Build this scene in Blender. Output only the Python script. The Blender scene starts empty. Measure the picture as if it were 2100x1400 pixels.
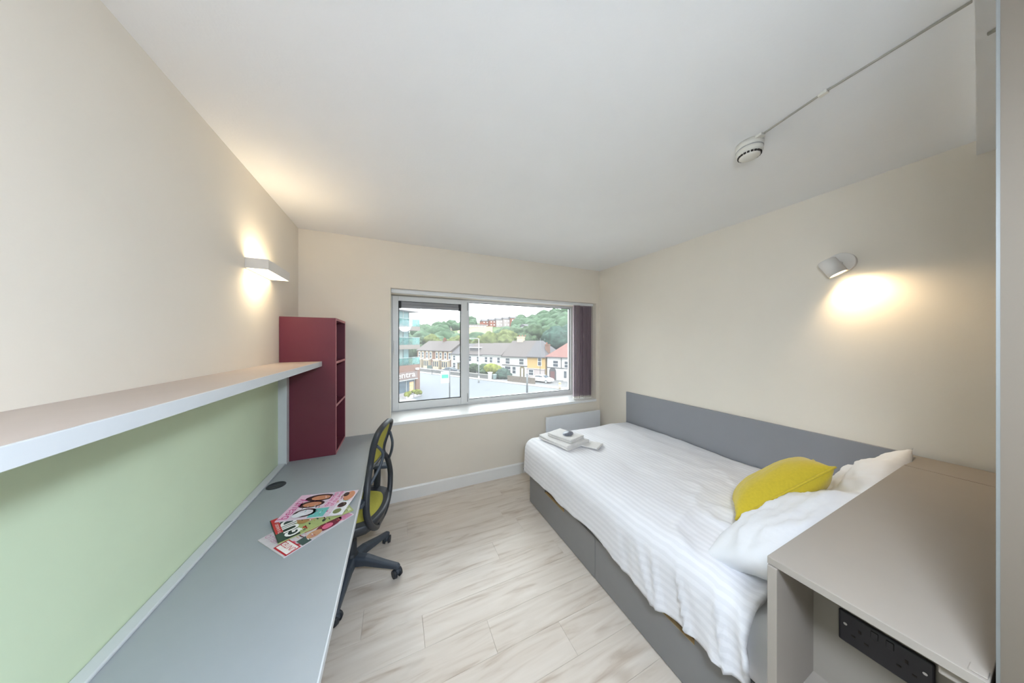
import bpy, bmesh, math, random
from mathutils import Vector, Matrix, noise
SC = bpy.context.scene
COL = SC.collection
random.seed(7)
PI = math.pi

# ------------------------------------------------------------------ camera
cam_d = bpy.data.cameras.new('camera')
cam_d.sensor_width = 36.0
cam_d.lens = 36.0 * 530.0 / 2100.0
cam_d.clip_start = 0.02
cam_d.clip_end = 2000
cam = bpy.data.objects.new('camera', cam_d)
COL.objects.link(cam)
cam.location = (0, 0, 1.55)
cam.rotation_euler = (PI / 2, 0, -math.atan(237 / 530))
SC.camera = cam

# ------------------------------------------------------------------ world, sun, exposure
EXPOSURE = 0.42
SKY = 6.7          # zenith radiance of a standard overcast sky (horizon one third of it)
SUN = 0.25
LAMP = 150.0  # glow of the added fill globe behind the camera
wd = bpy.data.worlds.new('overcast_sky')
SC.world = wd
wd.use_nodes = True
nt = wd.node_tree
bg = nt.nodes['Background']
tc = nt.nodes.new('ShaderNodeTexCoord')
sp = nt.nodes.new('ShaderNodeSeparateXYZ')
rp = nt.nodes.new('ShaderNodeValToRGB')
nt.links.new(tc.outputs['Generated'], sp.inputs[0])
nt.links.new(sp.outputs['Z'], rp.inputs[0])
rp.color_ramp.elements[0].position = 0.0
rp.color_ramp.elements[0].color = (0.31, 0.335, 0.35, 1)
rp.color_ramp.elements[1].position = 1.0
rp.color_ramp.elements[1].color = (0.95, 1.0, 1.06, 1)
SC.cycles.max_bounces = 7
SC.cycles.diffuse_bounces = 5
SC.cycles.adaptive_threshold = 0.02
SC.cycles.glossy_bounces = 4
SC.cycles.transparent_max_bounces = 12
nt.links.new(rp.outputs[0], bg.inputs[0])
bg.inputs[1].default_value = SKY
sun_d = bpy.data.lights.new('sun', 'SUN')
sun_d.energy = SUN
sun_d.angle = math.radians(40)
sun_d.color = (1.0, 0.98, 0.94)
sun = bpy.data.objects.new('sun', sun_d)
COL.objects.link(sun)
sun.rotation_euler = Vector((0.55, 0.55, -0.75)).to_track_quat('-Z', 'Y').to_euler()
vs = SC.view_settings
vs.view_transform = 'Standard'
vs.look = 'None'
vs.gamma = 1.0
vs.use_curve_mapping = False
vs.exposure = EXPOSURE

# ------------------------------------------------------------------ room numbers
LX, RX, WY, BY = -0.76, 2.535, 2.74, -1.6
CZ = 2.51
PX, PY = 0.95, 0.064          # corner of the pod wall by the camera
OX0, OX1, OZ0, OZ1 = -0.052, 2.475, 0.772, 2.068   # window opening
FY = 3.15                     # window frame plane

# ------------------------------------------------------------------ materials
def lin(c):
    return tuple((x / 255 / 12.92) if x / 255 <= 0.04045 else ((x / 255 + 0.055) / 1.055) ** 2.4 for x in c)

MATS = {}
def mat(name, rgb, rough=0.5, spec=0.5, var=0.0, scale=20.0, bump=0.0, bscale=None, metal=0.0, emit=None, estr=0.0,
        alpha=None, coat=0.0, stretch=None, sheen=0.0, detail=3.0):
    if name in MATS:
        return MATS[name]
    m = bpy.data.materials.new(name)
    m.use_nodes = True
    t = m.node_tree
    b = t.nodes['Principled BSDF']
    col = (*lin(rgb), 1)
    b.inputs['Base Color'].default_value = col
    b.inputs['Roughness'].default_value = rough
    b.inputs['Specular IOR Level'].default_value = spec
    b.inputs['Metallic'].default_value = metal
    if coat:
        b.inputs['Coat Weight'].default_value = coat
    if sheen:
        b.inputs['Sheen Weight'].default_value = sheen
    if emit:
        b.inputs['Emission Color'].default_value = (*lin(emit), 1)
        b.inputs['Emission Strength'].default_value = estr
    if var or bump:
        co = t.nodes.new('ShaderNodeTexCoord')
        src = co.outputs['Object']
        if stretch:
            mp = t.nodes.new('ShaderNodeMapping')
            mp.inputs['Scale'].default_value = stretch
            t.links.new(src, mp.inputs[0])
            src = mp.outputs[0]
    if var:
        n = t.nodes.new('ShaderNodeTexNoise')
        n.inputs['Scale'].default_value = scale
        n.inputs['Detail'].default_value = detail
        t.links.new(src, n.inputs['Vector'])
        r = t.nodes.new('ShaderNodeValToRGB')
        r.color_ramp.elements[0].position = 0.3
        r.color_ramp.elements[1].position = 0.7
        r.color_ramp.elements[0].color = tuple(x * (1 - var) for x in col[:3]) + (1,)
        r.color_ramp.elements[1].color = tuple(min(1, x * (1 + var)) for x in col[:3]) + (1,)
        t.links.new(n.outputs[0], r.inputs[0])
        t.links.new(r.outputs[0], b.inputs['Base Color'])
    if bump:
        n2 = t.nodes.new('ShaderNodeTexNoise')
        n2.inputs['Scale'].default_value = bscale or scale
        n2.inputs['Detail'].default_value = 4
        t.links.new(src, n2.inputs['Vector'])
        bp = t.nodes.new('ShaderNodeBump')
        bp.inputs['Strength'].default_value = bump
        bp.inputs['Distance'].default_value = 0.01
        t.links.new(n2.outputs[0], bp.inputs['Height'])
        t.links.new(bp.outputs[0], b.inputs['Normal'])
    MATS[name] = m
    return m

M_WALL = mat('magnolia_paint', (235, 227, 214), 0.75, 0.3, var=0.012, scale=3, bump=0.03, bscale=160)
M_CEIL = mat('white_ceiling_paint', (240, 239, 238), 0.8, 0.25, var=0.012, scale=2.5, bump=0.05, bscale=90)
M_WHITE = mat('white_gloss_paint', (238, 238, 236), 0.35, 0.5, var=0.01, scale=6)
M_UPVC = mat('white_aluminium_frame', (233, 235, 237), 0.35, 0.5, var=0.01, scale=8)
M_SILL = mat('white_sill_laminate', (242, 243, 243), 0.3, 0.5, var=0.01, scale=5)
M_GASK = mat('black_gasket', (40, 42, 45), 0.6, var=0.05)
M_CASS = mat('grey_cassette', (150, 150, 154), 0.4, var=0.03, scale=30)
M_GREY = mat('grey_laminate', (162, 168, 172), 0.42, 0.5, var=0.012, scale=14, bump=0.015, bscale=300)
M_GREYD = mat('mid_grey_laminate', (137, 137, 138), 0.45, 0.5, var=0.012, scale=14)
M_HEADB = mat('slate_grey_laminate', (142, 143, 148), 0.45, 0.5, var=0.012, scale=10)
M_EDGE = mat('pale_grey_edging', (206, 210, 213), 0.4, 0.5, var=0.01)
M_SHELF = mat('stone_grey_laminate', (190, 177, 168), 0.4, 0.5, var=0.015, scale=16)
M_GREEN = mat('green_felt_board', (212, 226, 196), 0.9, 0.15, var=0.015, scale=5, bump=0.06, bscale=500)
M_MAROON = mat('maroon_laminate', (104, 40, 56), 0.4, 0.5, var=0.02, scale=12)
M_MAREDGE = mat('pink_edge_band', (186, 120, 124), 0.5, var=0.02)
M_BLACKP = mat('black_plastic', (46, 50, 56), 0.45, 0.5, var=0.04, scale=40)
M_CHARP = mat('blue_grey_plastic', (66, 74, 84), 0.5, 0.5, var=0.04, scale=40)
M_LIME = mat('lime_fabric', (170, 164, 72), 0.85, 0.2, var=0.06, scale=160, bump=0.1, bscale=400)
M_BLIND = mat('mauve_grey_fabric', (184, 168, 176), 0.9, 0.15, var=0.05, scale=40, stretch=(1, 1, 0.05), bump=0.05, bscale=200)
M_RAD = mat('white_heater_enamel', (236, 239, 243), 0.35, 0.5, var=0.01)
M_WOODE = mat('raw_ply_edge', (206, 178, 132), 0.6, var=0.08, scale=60)
M_DARK = mat('dark_void', (48, 42, 38), 0.8, var=0.05)
M_SOCK = mat('black_socket_plate', (38, 36, 44), 0.35, 0.5, var=0.03)
M_SCREW = mat('steel_screw', (190, 190, 190), 0.3, metal=1.0, var=0.03)
M_LAMPW = mat('white_lamp_body', (226, 222, 216), 0.45, 0.5, var=0.01)
M_PLASW = mat('ivory_plastic', (226, 222, 212), 0.4, 0.5, var=0.015)
M_GLOW = mat('warm_diffuser', (255, 250, 235), 0.5, emit=(255, 232, 190), estr=7.0, var=0.01)
M_GLOWB = mat('fill_globe_glow', (255, 255, 252), 0.5, emit=(224, 238, 255), estr=LAMP, var=0.01)
M_YELLOW = mat('mustard_cotton', (202, 180, 54), 0.9, 0.2, var=0.05, scale=90, bump=0.12, bscale=500, sheen=0.2)
M_TOWEL = mat('white_towelling', (236, 234, 232), 0.95, 0.1, var=0.04, scale=90, bump=0.5, bscale=420)
M_SHEET = mat('white_cotton_sheet', (238, 239, 243), 0.85, 0.2, var=0.015, scale=12, bump=0.05, bscale=60)
M_PILLOW = mat('white_pillow_cotton', (230, 231, 234), 0.85, 0.2, var=0.01, scale=10, bump=0.12, bscale=26)

def stripe_mat():
    m = bpy.data.materials.new('white_satin_stripe')
    m.use_nodes = True
    t = m.node_tree
    b = t.nodes['Principled BSDF']
    co = t.nodes.new('ShaderNodeTexCoord')
    mp = t.nodes.new('ShaderNodeMapping')
    mp.inputs['Scale'].default_value = (1, 0.02, 0)
    w = t.nodes.new('ShaderNodeTexWave')
    w.inputs['Scale'].default_value = 9.0
    w.inputs['Distortion'].default_value = 0.5
    w.wave_profile = 'SIN'
    r = t.nodes.new('ShaderNodeValToRGB')
    r.color_ramp.elements[0].position = 0.42
    r.color_ramp.elements[1].position = 0.58
    r.color_ramp.elements[0].color = (*lin((226, 226, 230)), 1)
    r.color_ramp.elements[1].color = (*lin((233, 233, 237)), 1)
    r2 = t.nodes.new('ShaderNodeValToRGB')
    r2.color_ramp.elements[0].color = (0.85,) * 3 + (1,)
    r2.color_ramp.elements[1].color = (0.6,) * 3 + (1,)
    t.links.new(co.outputs['UV'], mp.inputs[0])
    t.links.new(mp.outputs[0], w.inputs['Vector'])
    t.links.new(w.outputs['Fac'], r.inputs[0])
    t.links.new(w.outputs['Fac'], r2.inputs[0])
    t.links.new(r.outputs[0], b.inputs['Base Color'])
    t.links.new(r2.outputs[0], b.inputs['Roughness'])
    n = t.nodes.new('ShaderNodeTexNoise')
    n.inputs['Scale'].default_value = 22
    n.inputs['Detail'].default_value = 5
    t.links.new(co.outputs['Object'], n.inputs['Vector'])
    bp = t.nodes.new('ShaderNodeBump')
    bp.inputs['Strength'].default_value = 0.22
    bp.inputs['Distance'].default_value = 0.012
    t.links.new(n.outputs[0], bp.inputs['Height'])
    t.links.new(bp.outputs[0], b.inputs['Normal'])
    return m
M_DUVET = stripe_mat()

def oak_mat():
    m = bpy.data.materials.new('bleached_oak_plank')
    m.use_nodes = True
    t = m.node_tree
    b = t.nodes['Principled BSDF']
    co = t.nodes.new('ShaderNodeTexCoord')
    oi = t.nodes.new('ShaderNodeObjectInfo')
    mul = t.nodes.new('ShaderNodeVectorMath')
    mul.operation = 'MULTIPLY_ADD'
    mul.inputs[1].default_value = (1, 1, 1)
    sc = t.nodes.new('ShaderNodeVectorMath')
    sc.operation = 'SCALE'
    sc.inputs['Scale'].default_value = 1.0
    cb = t.nodes.new('ShaderNodeCombineXYZ')
    m10 = t.nodes.new('ShaderNodeMath')
    m10.operation = 'MULTIPLY'
    m10.inputs[1].default_value = 37.0
    t.links.new(oi.outputs['Random'], m10.inputs[0])
    for k in range(3):
        t.links.new(m10.outputs[0], cb.inputs[k])
    t.links.new(co.outputs['Object'], mul.inputs[0])
    t.links.new(cb.outputs[0], mul.inputs[2])
    mp = t.nodes.new('ShaderNodeMapping')
    mp.inputs['Scale'].default_value = (1.6, 14, 14)
    t.links.new(mul.outputs[0], mp.inputs[0])
    n = t.nodes.new('ShaderNodeTexNoise')
    n.inputs['Scale'].default_value = 1.6
    n.inputs['Detail'].default_value = 6
    n.inputs['Distortion'].default_value = 0.8
    t.links.new(mp.outputs[0], n.inputs['Vector'])
    r = t.nodes.new('ShaderNodeValToRGB')
    e = r.color_ramp.elements
    e[0].position = 0.22
    e[0].color = (*lin((182, 164, 146)), 1)
    e[1].position = 0.75
    e[1].color = (*lin((226, 217, 206)), 1)
    x = e.new(0.44)
    x.color = (*lin((213, 202, 189)), 1)
    t.links.new(n.outputs[0], r.inputs[0])
    # knots and mineral streaks
    mp2 = t.nodes.new('ShaderNodeMapping')
    mp2.inputs['Scale'].default_value = (3.0, 9.0, 9.0)
    t.links.new(mul.outputs[0], mp2.inputs[0])
    n2 = t.nodes.new('ShaderNodeTexNoise')
    n2.inputs['Scale'].default_value = 1.0
    n2.inputs['Detail'].default_value = 2
    t.links.new(mp2.outputs[0], n2.inputs['Vector'])
    r2 = t.nodes.new('ShaderNodeValToRGB')
    r2.color_ramp.elements[0].position = 0.66
    r2.color_ramp.elements[0].color = (1, 1, 1, 1)
    r2.color_ramp.elements[1].position = 0.80
    r2.color_ramp.elements[1].color = (0.74, 0.71, 0.68, 1)
    t.links.new(n2.outputs[0], r2.inputs[0])
    mx = t.nodes.new('ShaderNodeMix')
    mx.data_type = 'RGBA'
    mx.blend_type = 'MULTIPLY'
    mx.inputs['Factor'].default_value = 1.0
    t.links.new(r.outputs[0], mx.inputs['A'])
    t.links.new(r2.outputs[0], mx.inputs['B'])
    t.links.new(mx.outputs['Result'], b.inputs['Base Color'])
    b.inputs['Roughness'].default_value = 0.34
    b.inputs['Specular IOR Level'].default_value = 0.5
    bp = t.nodes.new('ShaderNodeBump')
    bp.inputs['Strength'].default_value = 0.06
    bp.inputs['Distance'].default_value = 0.004
    t.links.new(n.outputs[0], bp.inputs['Height'])
    t.links.new(bp.outputs[0], b.inputs['Normal'])
    return m
M_OAK = oak_mat()

def glass_mat(name, tint=(1, 1, 1), veil=0.05):
    m = bpy.data.materials.new(name)
    m.use_nodes = True
    t = m.node_tree
    t.nodes.clear()
    o = t.nodes.new('ShaderNodeOutputMaterial')
    tr = t.nodes.new('ShaderNodeBsdfTransparent')
    tr.inputs[0].default_value = (*tint, 1)
    gl = t.nodes.new('ShaderNodeBsdfGlossy')
    gl.inputs['Roughness'].default_value = 0.02
    fr = t.nodes.new('ShaderNodeFresnel')
    fr.inputs[0].default_value = 1.25
    mx = t.nodes.new('ShaderNodeMixShader')
    t.links.new(fr.outputs[0], mx.inputs[0])
    t.links.new(tr.outputs[0], mx.inputs[1])
    t.links.new(gl.outputs[0], mx.inputs[2])
    df = t.nodes.new('ShaderNodeBsdfTranslucent')  # translucent share veils whatever lies behind the glass
    n = t.nodes.new('ShaderNodeTexNoise')
    n.inputs['Scale'].default_value = 2.0
    mm = t.nodes.new('ShaderNodeMath')
    mm.operation = 'MULTIPLY'
    mm.inputs[1].default_value = veil * 2
    t.links.new(n.outputs[0], mm.inputs[0])
    mx2 = t.nodes.new('ShaderNodeMixShader')
    t.links.new(mm.outputs[0], mx2.inputs[0])
    t.links.new(mx.outputs[0], mx2.inputs[1])
    t.links.new(df.outputs[0], mx2.inputs[2])
    t.links.new(mx2.outputs[0], o.inputs[0])
    return m
M_GLASS = glass_mat('haze_veil_window_glass', (0.98, 1.0, 0.99), 0.05)  # translucent veil stands in for outdoor haze, washing out the view
M_BALG = glass_mat('teal_balustrade_glass', (0.62, 0.86, 0.84), 0.25)

# ------------------------------------------------------------------ mesh helpers
def new():
    return bmesh.new()

def box(bm, x0, x1, y0, y1, z0, z1, mtx=None, mi=0):
    r = bmesh.ops.create_cube(bm, size=1.0)
    for v in r['verts']:
        v.co = Vector(((x0 + x1) / 2 + v.co.x * (x1 - x0), (y0 + y1) / 2 + v.co.y * (y1 - y0), (z0 + z1) / 2 + v.co.z * (z1 - z0)))
        if mtx:
            v.co = mtx @ v.co
    if mi:
        for f in set(f for v in r['verts'] for f in v.link_faces):
            f.material_index = mi
    return r['verts']

def prism(bm, pts, z0, z1, mtx=None, mi=0):
    """closed polygon in xy extruded from z0 to z1"""
    a = [bm.verts.new((p[0], p[1], z0)) for p in pts]
    b = [bm.verts.new((p[0], p[1], z1)) for p in pts]
    n = len(pts)
    fs = [bm.faces.new(a[::-1]), bm.faces.new(b)]
    for i in range(n):
        fs.append(bm.faces.new((a[i], a[(i + 1) % n], b[(i + 1) % n], b[i])))
    for f in fs:
        f.material_index = mi
    if mtx:
        for v in a + b:
            v.co = mtx @ v.co
    return a + b

def cyl(bm, p0, p1, r0, r1=None, seg=20, caps=True, smooth=True):
    p0, p1 = Vector(p0), Vector(p1)
    r1 = r0 if r1 is None else r1
    d = (p1 - p0)
    q = d.to_track_quat('Z', 'Y')
    A, B = [], []
    for i in range(seg):
        a = 2 * PI * i / seg
        e = q @ Vector((math.cos(a), math.sin(a), 0))
        A.append(bm.verts.new(p0 + e * r0))
        B.append(bm.verts.new(p1 + e * r1))
    for i in range(seg):
        f = bm.faces.new((A[i], A[(i + 1) % seg], B[(i + 1) % seg], B[i]))
        f.smooth = smooth
    if caps:
        bm.faces.new(A[::-1])
        bm.faces.new(B)
    return A + B

def lathe(bm, prof, seg=32, mtx=None, smooth=True):
    """profile list of (r,z) spun about z"""
    rings = []
    for r, z in prof:
        if r < 1e-6:
            rings.append([bm.verts.new((0, 0, z))])
        else:
            rings.append([bm.verts.new((r * math.cos(2 * PI * i / seg), r * math.sin(2 * PI * i / seg), z)) for i in range(seg)])
    for a, b in zip(rings, rings[1:]):
        for i in range(seg):
            j = (i + 1) % seg
            if len(a) == 1 and len(b) == 1:
                continue
            if len(a) == 1:
                f = bm.faces.new((a[0], b[j], b[i]))
            elif len(b) == 1:
                f = bm.faces.new((a[i], a[j], b[0]))
            else:
                f = bm.faces.new((a[i], a[j], b[j], b[i]))
            f.smooth = smooth
    if mtx:
        for r in rings:
            for v in r:
                v.co = mtx @ v.co

def tube(bm, pts, rx, ry=None, seg=12, closed=False, up=(0, 0, 1), radii=None):
    """sweep an ellipse along a point list"""
    ry = rx if ry is None else ry
    P = [Vector(p) for p in pts]
    n = len(P)
    rings = []
    for i in range(n):
        if closed:
            d = P[(i + 1) % n] - P[i - 1]
        else:
            d = P[min(i + 1, n - 1)] - P[max(i - 1, 0)]
        d.normalize()
        u = Vector(up)
        s = d.cross(u)
        if s.length < 1e-4:
            s = d.cross(Vector((1, 0, 0)))
        s.normalize()
        w = s.cross(d).normalized()
        k = radii[i] if radii else 1.0
        rings.append([bm.verts.new(P[i] + s * (rx * k * math.cos(2 * PI * j / seg)) + w * (ry * k * math.sin(2 * PI * j / seg))) for j in range(seg)])
    m = n if closed else n - 1
    for i in range(m):
        a, b = rings[i], rings[(i + 1) % n]
        for j in range(seg):
            f = bm.faces.new((a[j], a[(j + 1) % seg], b[(j + 1) % seg], b[j]))
            f.smooth = True
    if not closed:
        bm.faces.new(rings[0][::-1])
        bm.faces.new(rings[-1])

def spline(pts, n=8, closed=False):
    P = [Vector(p) for p in pts]
    out = []
    N = len(P)
    rng = range(N) if closed else range(N - 1)
    for i in rng:
        p0 = P[(i - 1) % N] if closed or i > 0 else P[i]
        p1 = P[i]
        p2 = P[(i + 1) % N]
        p3 = P[(i + 2) % N] if closed or i + 2 < N else P[min(i + 1, N - 1)]
        for k in range(n):
            t = k / n
            out.append(0.5 * ((2 * p1) + (-p0 + p2) * t + (2 * p0 - 5 * p1 + 4 * p2 - p3) * t * t + (-p0 + 3 * p1 - 3 * p2 + p3) * t ** 3))
    if not closed:
        out.append(P[-1].copy())
    return out

def obj(name, bm, mats, parent=None, world=True, bevel=0.0, seg=2):
    """link a bmesh as one mesh object; world=True: vertices are in world space and get moved into the parent's"""
    bmesh.ops.recalc_face_normals(bm, faces=bm.faces)
    me = bpy.data.meshes.new(name)
    if parent is not None and world:
        inv = mw(parent).inverted()
        bm.transform(inv)
    bm.to_mesh(me)
    bm.free()
    for m in (mats if isinstance(mats, (list, tuple)) else [mats]):
        me.materials.append(m)
    o = bpy.data.objects.new(name, me)
    COL.objects.link(o)
    if parent is not None:
        o.parent = parent
    if bevel:
        b = o.modifiers.new('bevel', 'BEVEL')
        b.width = bevel
        b.segments = seg
        b.limit_method = 'ANGLE'
        b.angle_limit = math.radians(40)
    return o

def mw(o):
    m = Matrix.LocRotScale(o.location, o.rotation_euler, o.scale)
    return mw(o.parent) @ m if o.parent else m

def tag(o, label, cat, group=None):
    o['label'] = label
    o['category'] = cat
    if group:
        o['group'] = group
    return o

def thing(name, label, cat, loc=(0, 0, 0), rz=0.0, group=None):
    o = bpy.data.objects.new(name, None)
    o.empty_display_size = 0.1
    COL.objects.link(o)
    o.location = loc
    o.rotation_euler = (0, 0, rz)
    return tag(o, label, cat, group)

def struct(name, bm, m, label=None, bevel=0.0):
    o = obj(name, bm, m, bevel=bevel)
    o['kind'] = 'structure'
    if label:
        o['label'] = label
    return o

def bxo(name, dims, m, parent=None, bevel=0.0, world=True):
    bm = new()
    box(bm, *dims)
    return obj(name, bm, m, parent, bevel=bevel, world=world)

def copy_tree(o, parent=None):
    c = o.copy()
    COL.objects.link(c)
    c.parent = parent
    for ch in [x for x in bpy.data.objects if x.parent == o]:
        copy_tree(ch, c)
    return c

# ================================================================== STRUCTURE
bm = new(); box(bm, LX - .12, RX + .12, BY - .1, WY, -.16, -.012)
floor = struct('floor', bm, M_DARK, 'pale bleached oak plank floor')
PWD = 0.171
prng = random.Random(3)
plank_mesh = {}
row = 0
y = 1.373 - PWD * 18
while y < WY - 0.01:
    y1 = min(y + PWD, WY)
    if y1 > BY:
        y0 = max(y, BY)
        if abs(y - 1.373) < 0.01:
            off = 0.133
        elif abs(y - 1.202) < 0.01:
            off = 0.46
        else:
            off = prng.uniform(0, 1.29)
        x = off - 1.29 * 3
        while x < RX:
            xa, xb = max(x, LX), min(x + 1.29, RX)
            if xb - xa > 0.03:
                key = (round(xb - xa, 3), round(y1 - y0, 3))
                if key not in plank_mesh:
                    b = new()
                    box(b, 0, xb - xa - .0007, 0, y1 - y0 - .0007, -.012, 0)
                    bmesh.ops.bevel(b, geom=[e for e in b.edges if all(v.co.z > -.001 for v in e.verts)], offset=.0008, segments=1, affect='EDGES')
                    me = bpy.data.meshes.new('plank')
                    b.to_mesh(me); b.free()
                    me.materials.append(M_OAK)
                    plank_mesh[key] = me
                p = bpy.data.objects.new('plank', plank_mesh[key])
                COL.objects.link(p)
                p.location = (xa, y0, 0)
                p.parent = floor
            x += 1.29
    y = y + PWD

bm = new(); box(bm, LX - .12, RX + .12, BY - .1, WY + .5, CZ, CZ + .12)
ceiling = struct('ceiling', bm, M_CEIL, 'white painted ceiling')
bm = new(); box(bm, LX - .12, LX, BY - .1, WY + .5, -.16, CZ)
struct('wall_left', bm, M_WALL, 'plain off-white wall behind the desk and shelf')
bm = new(); box(bm, RX, RX + .12, BY - .1, WY + .5, -.16, CZ)
struct('wall_right', bm, M_WALL, 'plain cream wall beside the bed')
bm = new(); box(bm, LX, RX, BY - .1, BY, -.16, CZ)
struct('wall_back', bm, M_WALL, 'plain cream wall behind the camera')
bm = new()
box(bm, LX, OX0, WY, WY + .5, -.16, CZ)
box(bm, OX1, RX, WY, WY + .5, -.16, CZ)
box(bm, OX0, OX1, WY, WY + .5, -.16, OZ0 - .03)
box(bm, OX0, OX1, WY, WY + .5, OZ1, CZ)
struct('wall_window', bm, M_WALL, 'cream wall with a wide deep-set window')
# shower-room pod wall beside the camera with a white corner bead
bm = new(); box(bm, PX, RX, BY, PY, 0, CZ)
struct('wall_pod', bm, mat('darkened_beige_paint', (104, 95, 84), .7, .3, var=.015, scale=3), 'beige wall end at the right edge of the view')  # base colour darkened to offset the added lamp's light close by
bm = new(); box(bm, PX - .0015, PX + .0015, PY - .001, PY + .0025, 0, CZ)
struct('trim_1', bm, mat('grey_white_bead', (108, 109, 106), .5, var=.02), 'white corner bead on the beige wall end')  # white bead also darkened against the added lamp
# dropped ceiling strip over the bedside corner
bm = new()
prism(bm, [(PX + .02, .0876), (RX, .222), (RX, PY), (PX + .02, PY)], CZ - .07, CZ)
struct('trim_2', bm, M_CEIL, 'white boxed-in strip under the ceiling by the beige wall end')
# skirting
bm = new()
prism(bm, [(WY - .014, 0), (WY, 0), (WY, .125), (WY - .006, .125), (WY - .014, .112)], LX, 1.7,
      Matrix(((0, 0, 1, 0), (1, 0, 0, 0), (0, 1, 0, 0), (0, 0, 0, 1))))
struct('baseboard_window', bm, M_WHITE, 'white skirting board below the window')
# sill board
bm = new()
box(bm, OX0 - .0, OX1, WY - .012, FY + .02, OZ0 - .03, OZ0)
struct('trim_3', bm, M_SILL, 'deep white window sill', bevel=.004)

# ------------------------------------------------------------------ window
win = bpy.data.objects.new('window_1', None)
COL.objects.link(win)
win.location = (1.2, FY, OZ0)
win['kind'] = 'structure'
win['label'] = 'wide white-framed window with an opening casement and a fixed pane'
bm = new()
Y0, Y1 = FY, FY + .07
GX0, GX1, GZ0, GZ1 = .824, 2.36, .828, 2.038
box(bm, OX0, OX0 + .03, Y0, Y1, OZ0, OZ1)
box(bm, GX1, OX1, Y0, Y1, OZ0, OZ1)
box(bm, OX0 + .03, GX1, Y0, Y1, OZ0, OZ0 + .018)
box(bm, OX0 + .03, GX1, Y0, Y1, OZ1 - .018, OZ1)
box(bm, .79, GX0, Y0, Y1, OZ0 + .018, OZ1 - .018)
box(bm, GX0, GX1, Y0 + .005, Y1, OZ0 + .018, GZ0)
box(bm, GX0, GX1, Y0 + .005, Y1, GZ1, OZ1 - .018)
obj('window_frame', bm, M_UPVC, win, bevel=.002)
bm = new()
sx0, sx1, sz0, sz1 = OX0 + .012, .797, OZ0 + .012, OZ1 - .012
gx0, gx1, gz0, gz1 = .02, .72, .866, 2.002
sy0, sy1 = FY - .022, FY + .05
box(bm, sx0, gx0, sy0, sy1, sz0, sz1)
box(bm, gx1, sx1, sy0, sy1, sz0, sz1)
box(bm, gx0, gx1, sy0, sy1, sz0, gz0)
box(bm, gx0, gx1, sy0, sy1, gz1, sz1)
sash = obj('casement_sash', bm, M_UPVC, win, bevel=.004)
def rim(name, x0, x1, z0, z1, y0, y1, w, parent, m):
    b = new()
    box(b, x0, x0 + w, y0, y1, z0, z1)
    box(b, x1 - w, x1, y0, y1, z0, z1)
    box(b, x0 + w, x1 - w, y0, y1, z0, z0 + w)
    box(b, x0 + w, x1 - w, y0, y1, z1 - w, z1)
    return obj(name, b, m, parent)
rim('gasket', gx0, gx1, gz0, gz1, FY + .0, FY + .012, .008, sash, M_GASK)
rim('gasket', GX0, GX1, GZ0, GZ1, FY + .02, FY + .03, .006, win, M_GASK)
bxo('pane', (gx0, gx1, FY + .014, FY + .018, gz0, gz1), M_GLASS, sash)
bxo('pane', (GX0, GX1, FY + .034, FY + .038, GZ0, GZ1), M_GLASS, win)
# slim roller cassette in the casement head
bm = new()
box(bm, gx0 + .028, gx1 - .028, FY - .018, FY + .012, gz1 - .074, gz1 - .04)
box(bm, gx0 + .028, gx1 - .028, FY - .006, FY + .012, gz1 - .04, gz1 - .004)
obj('vent_cassette', bm, M_CASS, sash, bevel=.003)
for a, b_ in ((gx0, gx0 + .028), (gx1 - .028, gx1)):
    bxo('end_cap', (a, b_, FY - .02, FY + .012, gz1 - .078, gz1), M_GASK, sash)
bm = new()
box(bm, sx0 + .012, sx0 + .032, sy0 - .01, sy0, 1.42, 1.56)
box(bm, sx0 + .014, sx0 + .03, sy0 - .035, sy0 - .01, 1.5, 1.53)
box(bm, sx0 + .014, sx0 + .03, sy0 - .04, sy0 - .026, 1.40, 1.53)
obj('window_handle', bm, M_UPVC, sash, bevel=.003)
for z in (.86, 1.98):
    bxo('hinge', (.795, .803, sy0 - .002, sy1, z - .05, z + .05), M_CASS, sash)

# ------------------------------------------------------------------ vertical blind
bl = thing('vertical_blind', 'mauve grey vertical blind drawn to the right of the window', 'blind', (2.3, 2.83, OZ0))
bm = new()
box(bm, OX0 + .005, OX1 - .004, 2.79, 2.835, OZ1 - .034, OZ1 - .002)
box(bm, OX0 + .005, OX1 - .004, 2.786, 2.79, OZ1 - .006, OZ1 - .002)
obj('headrail', bm, M_UPVC, bl, bevel=.002)
NB = 13
for i in range(NB):
    cx = 2.165 + (2.452 - 2.165) * i / (NB - 1)
    ang = math.radians(62 if i not in (5, 6) else 40)
    b = new()
    n = 6
    pts = []
    for k in range(n + 1):
        u = (k / n - .5) * .089
        bow = .005 * (1 - (2 * k / n - 1) ** 2)
        pts.append((u, bow))
    for k in range(n, -1, -1):
        u = (k / n - .5) * .089
        bow = .005 * (1 - (2 * k / n - 1) ** 2) - .0012
        pts.append((u, bow))
    R = Matrix.Translation((cx, 2.826, 0)) @ Matrix.Rotation(ang, 4, 'Z')
    prism(b, pts, .815, OZ1 - .036, R)
    lo = obj('louvre', b, M_BLIND, bl)
    b = new()
    prism(b, pts, .785, .815, R)
    obj('louvre_weight', b, M_PLASW, lo)
b = new()
tube(b, [(2.468, 2.80, OZ1 - .03), (2.469, 2.798, 1.5), (2.466, 2.8, 1.0)], .002, seg=6)
obj('cord', b, M_PLASW, bl)

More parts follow.
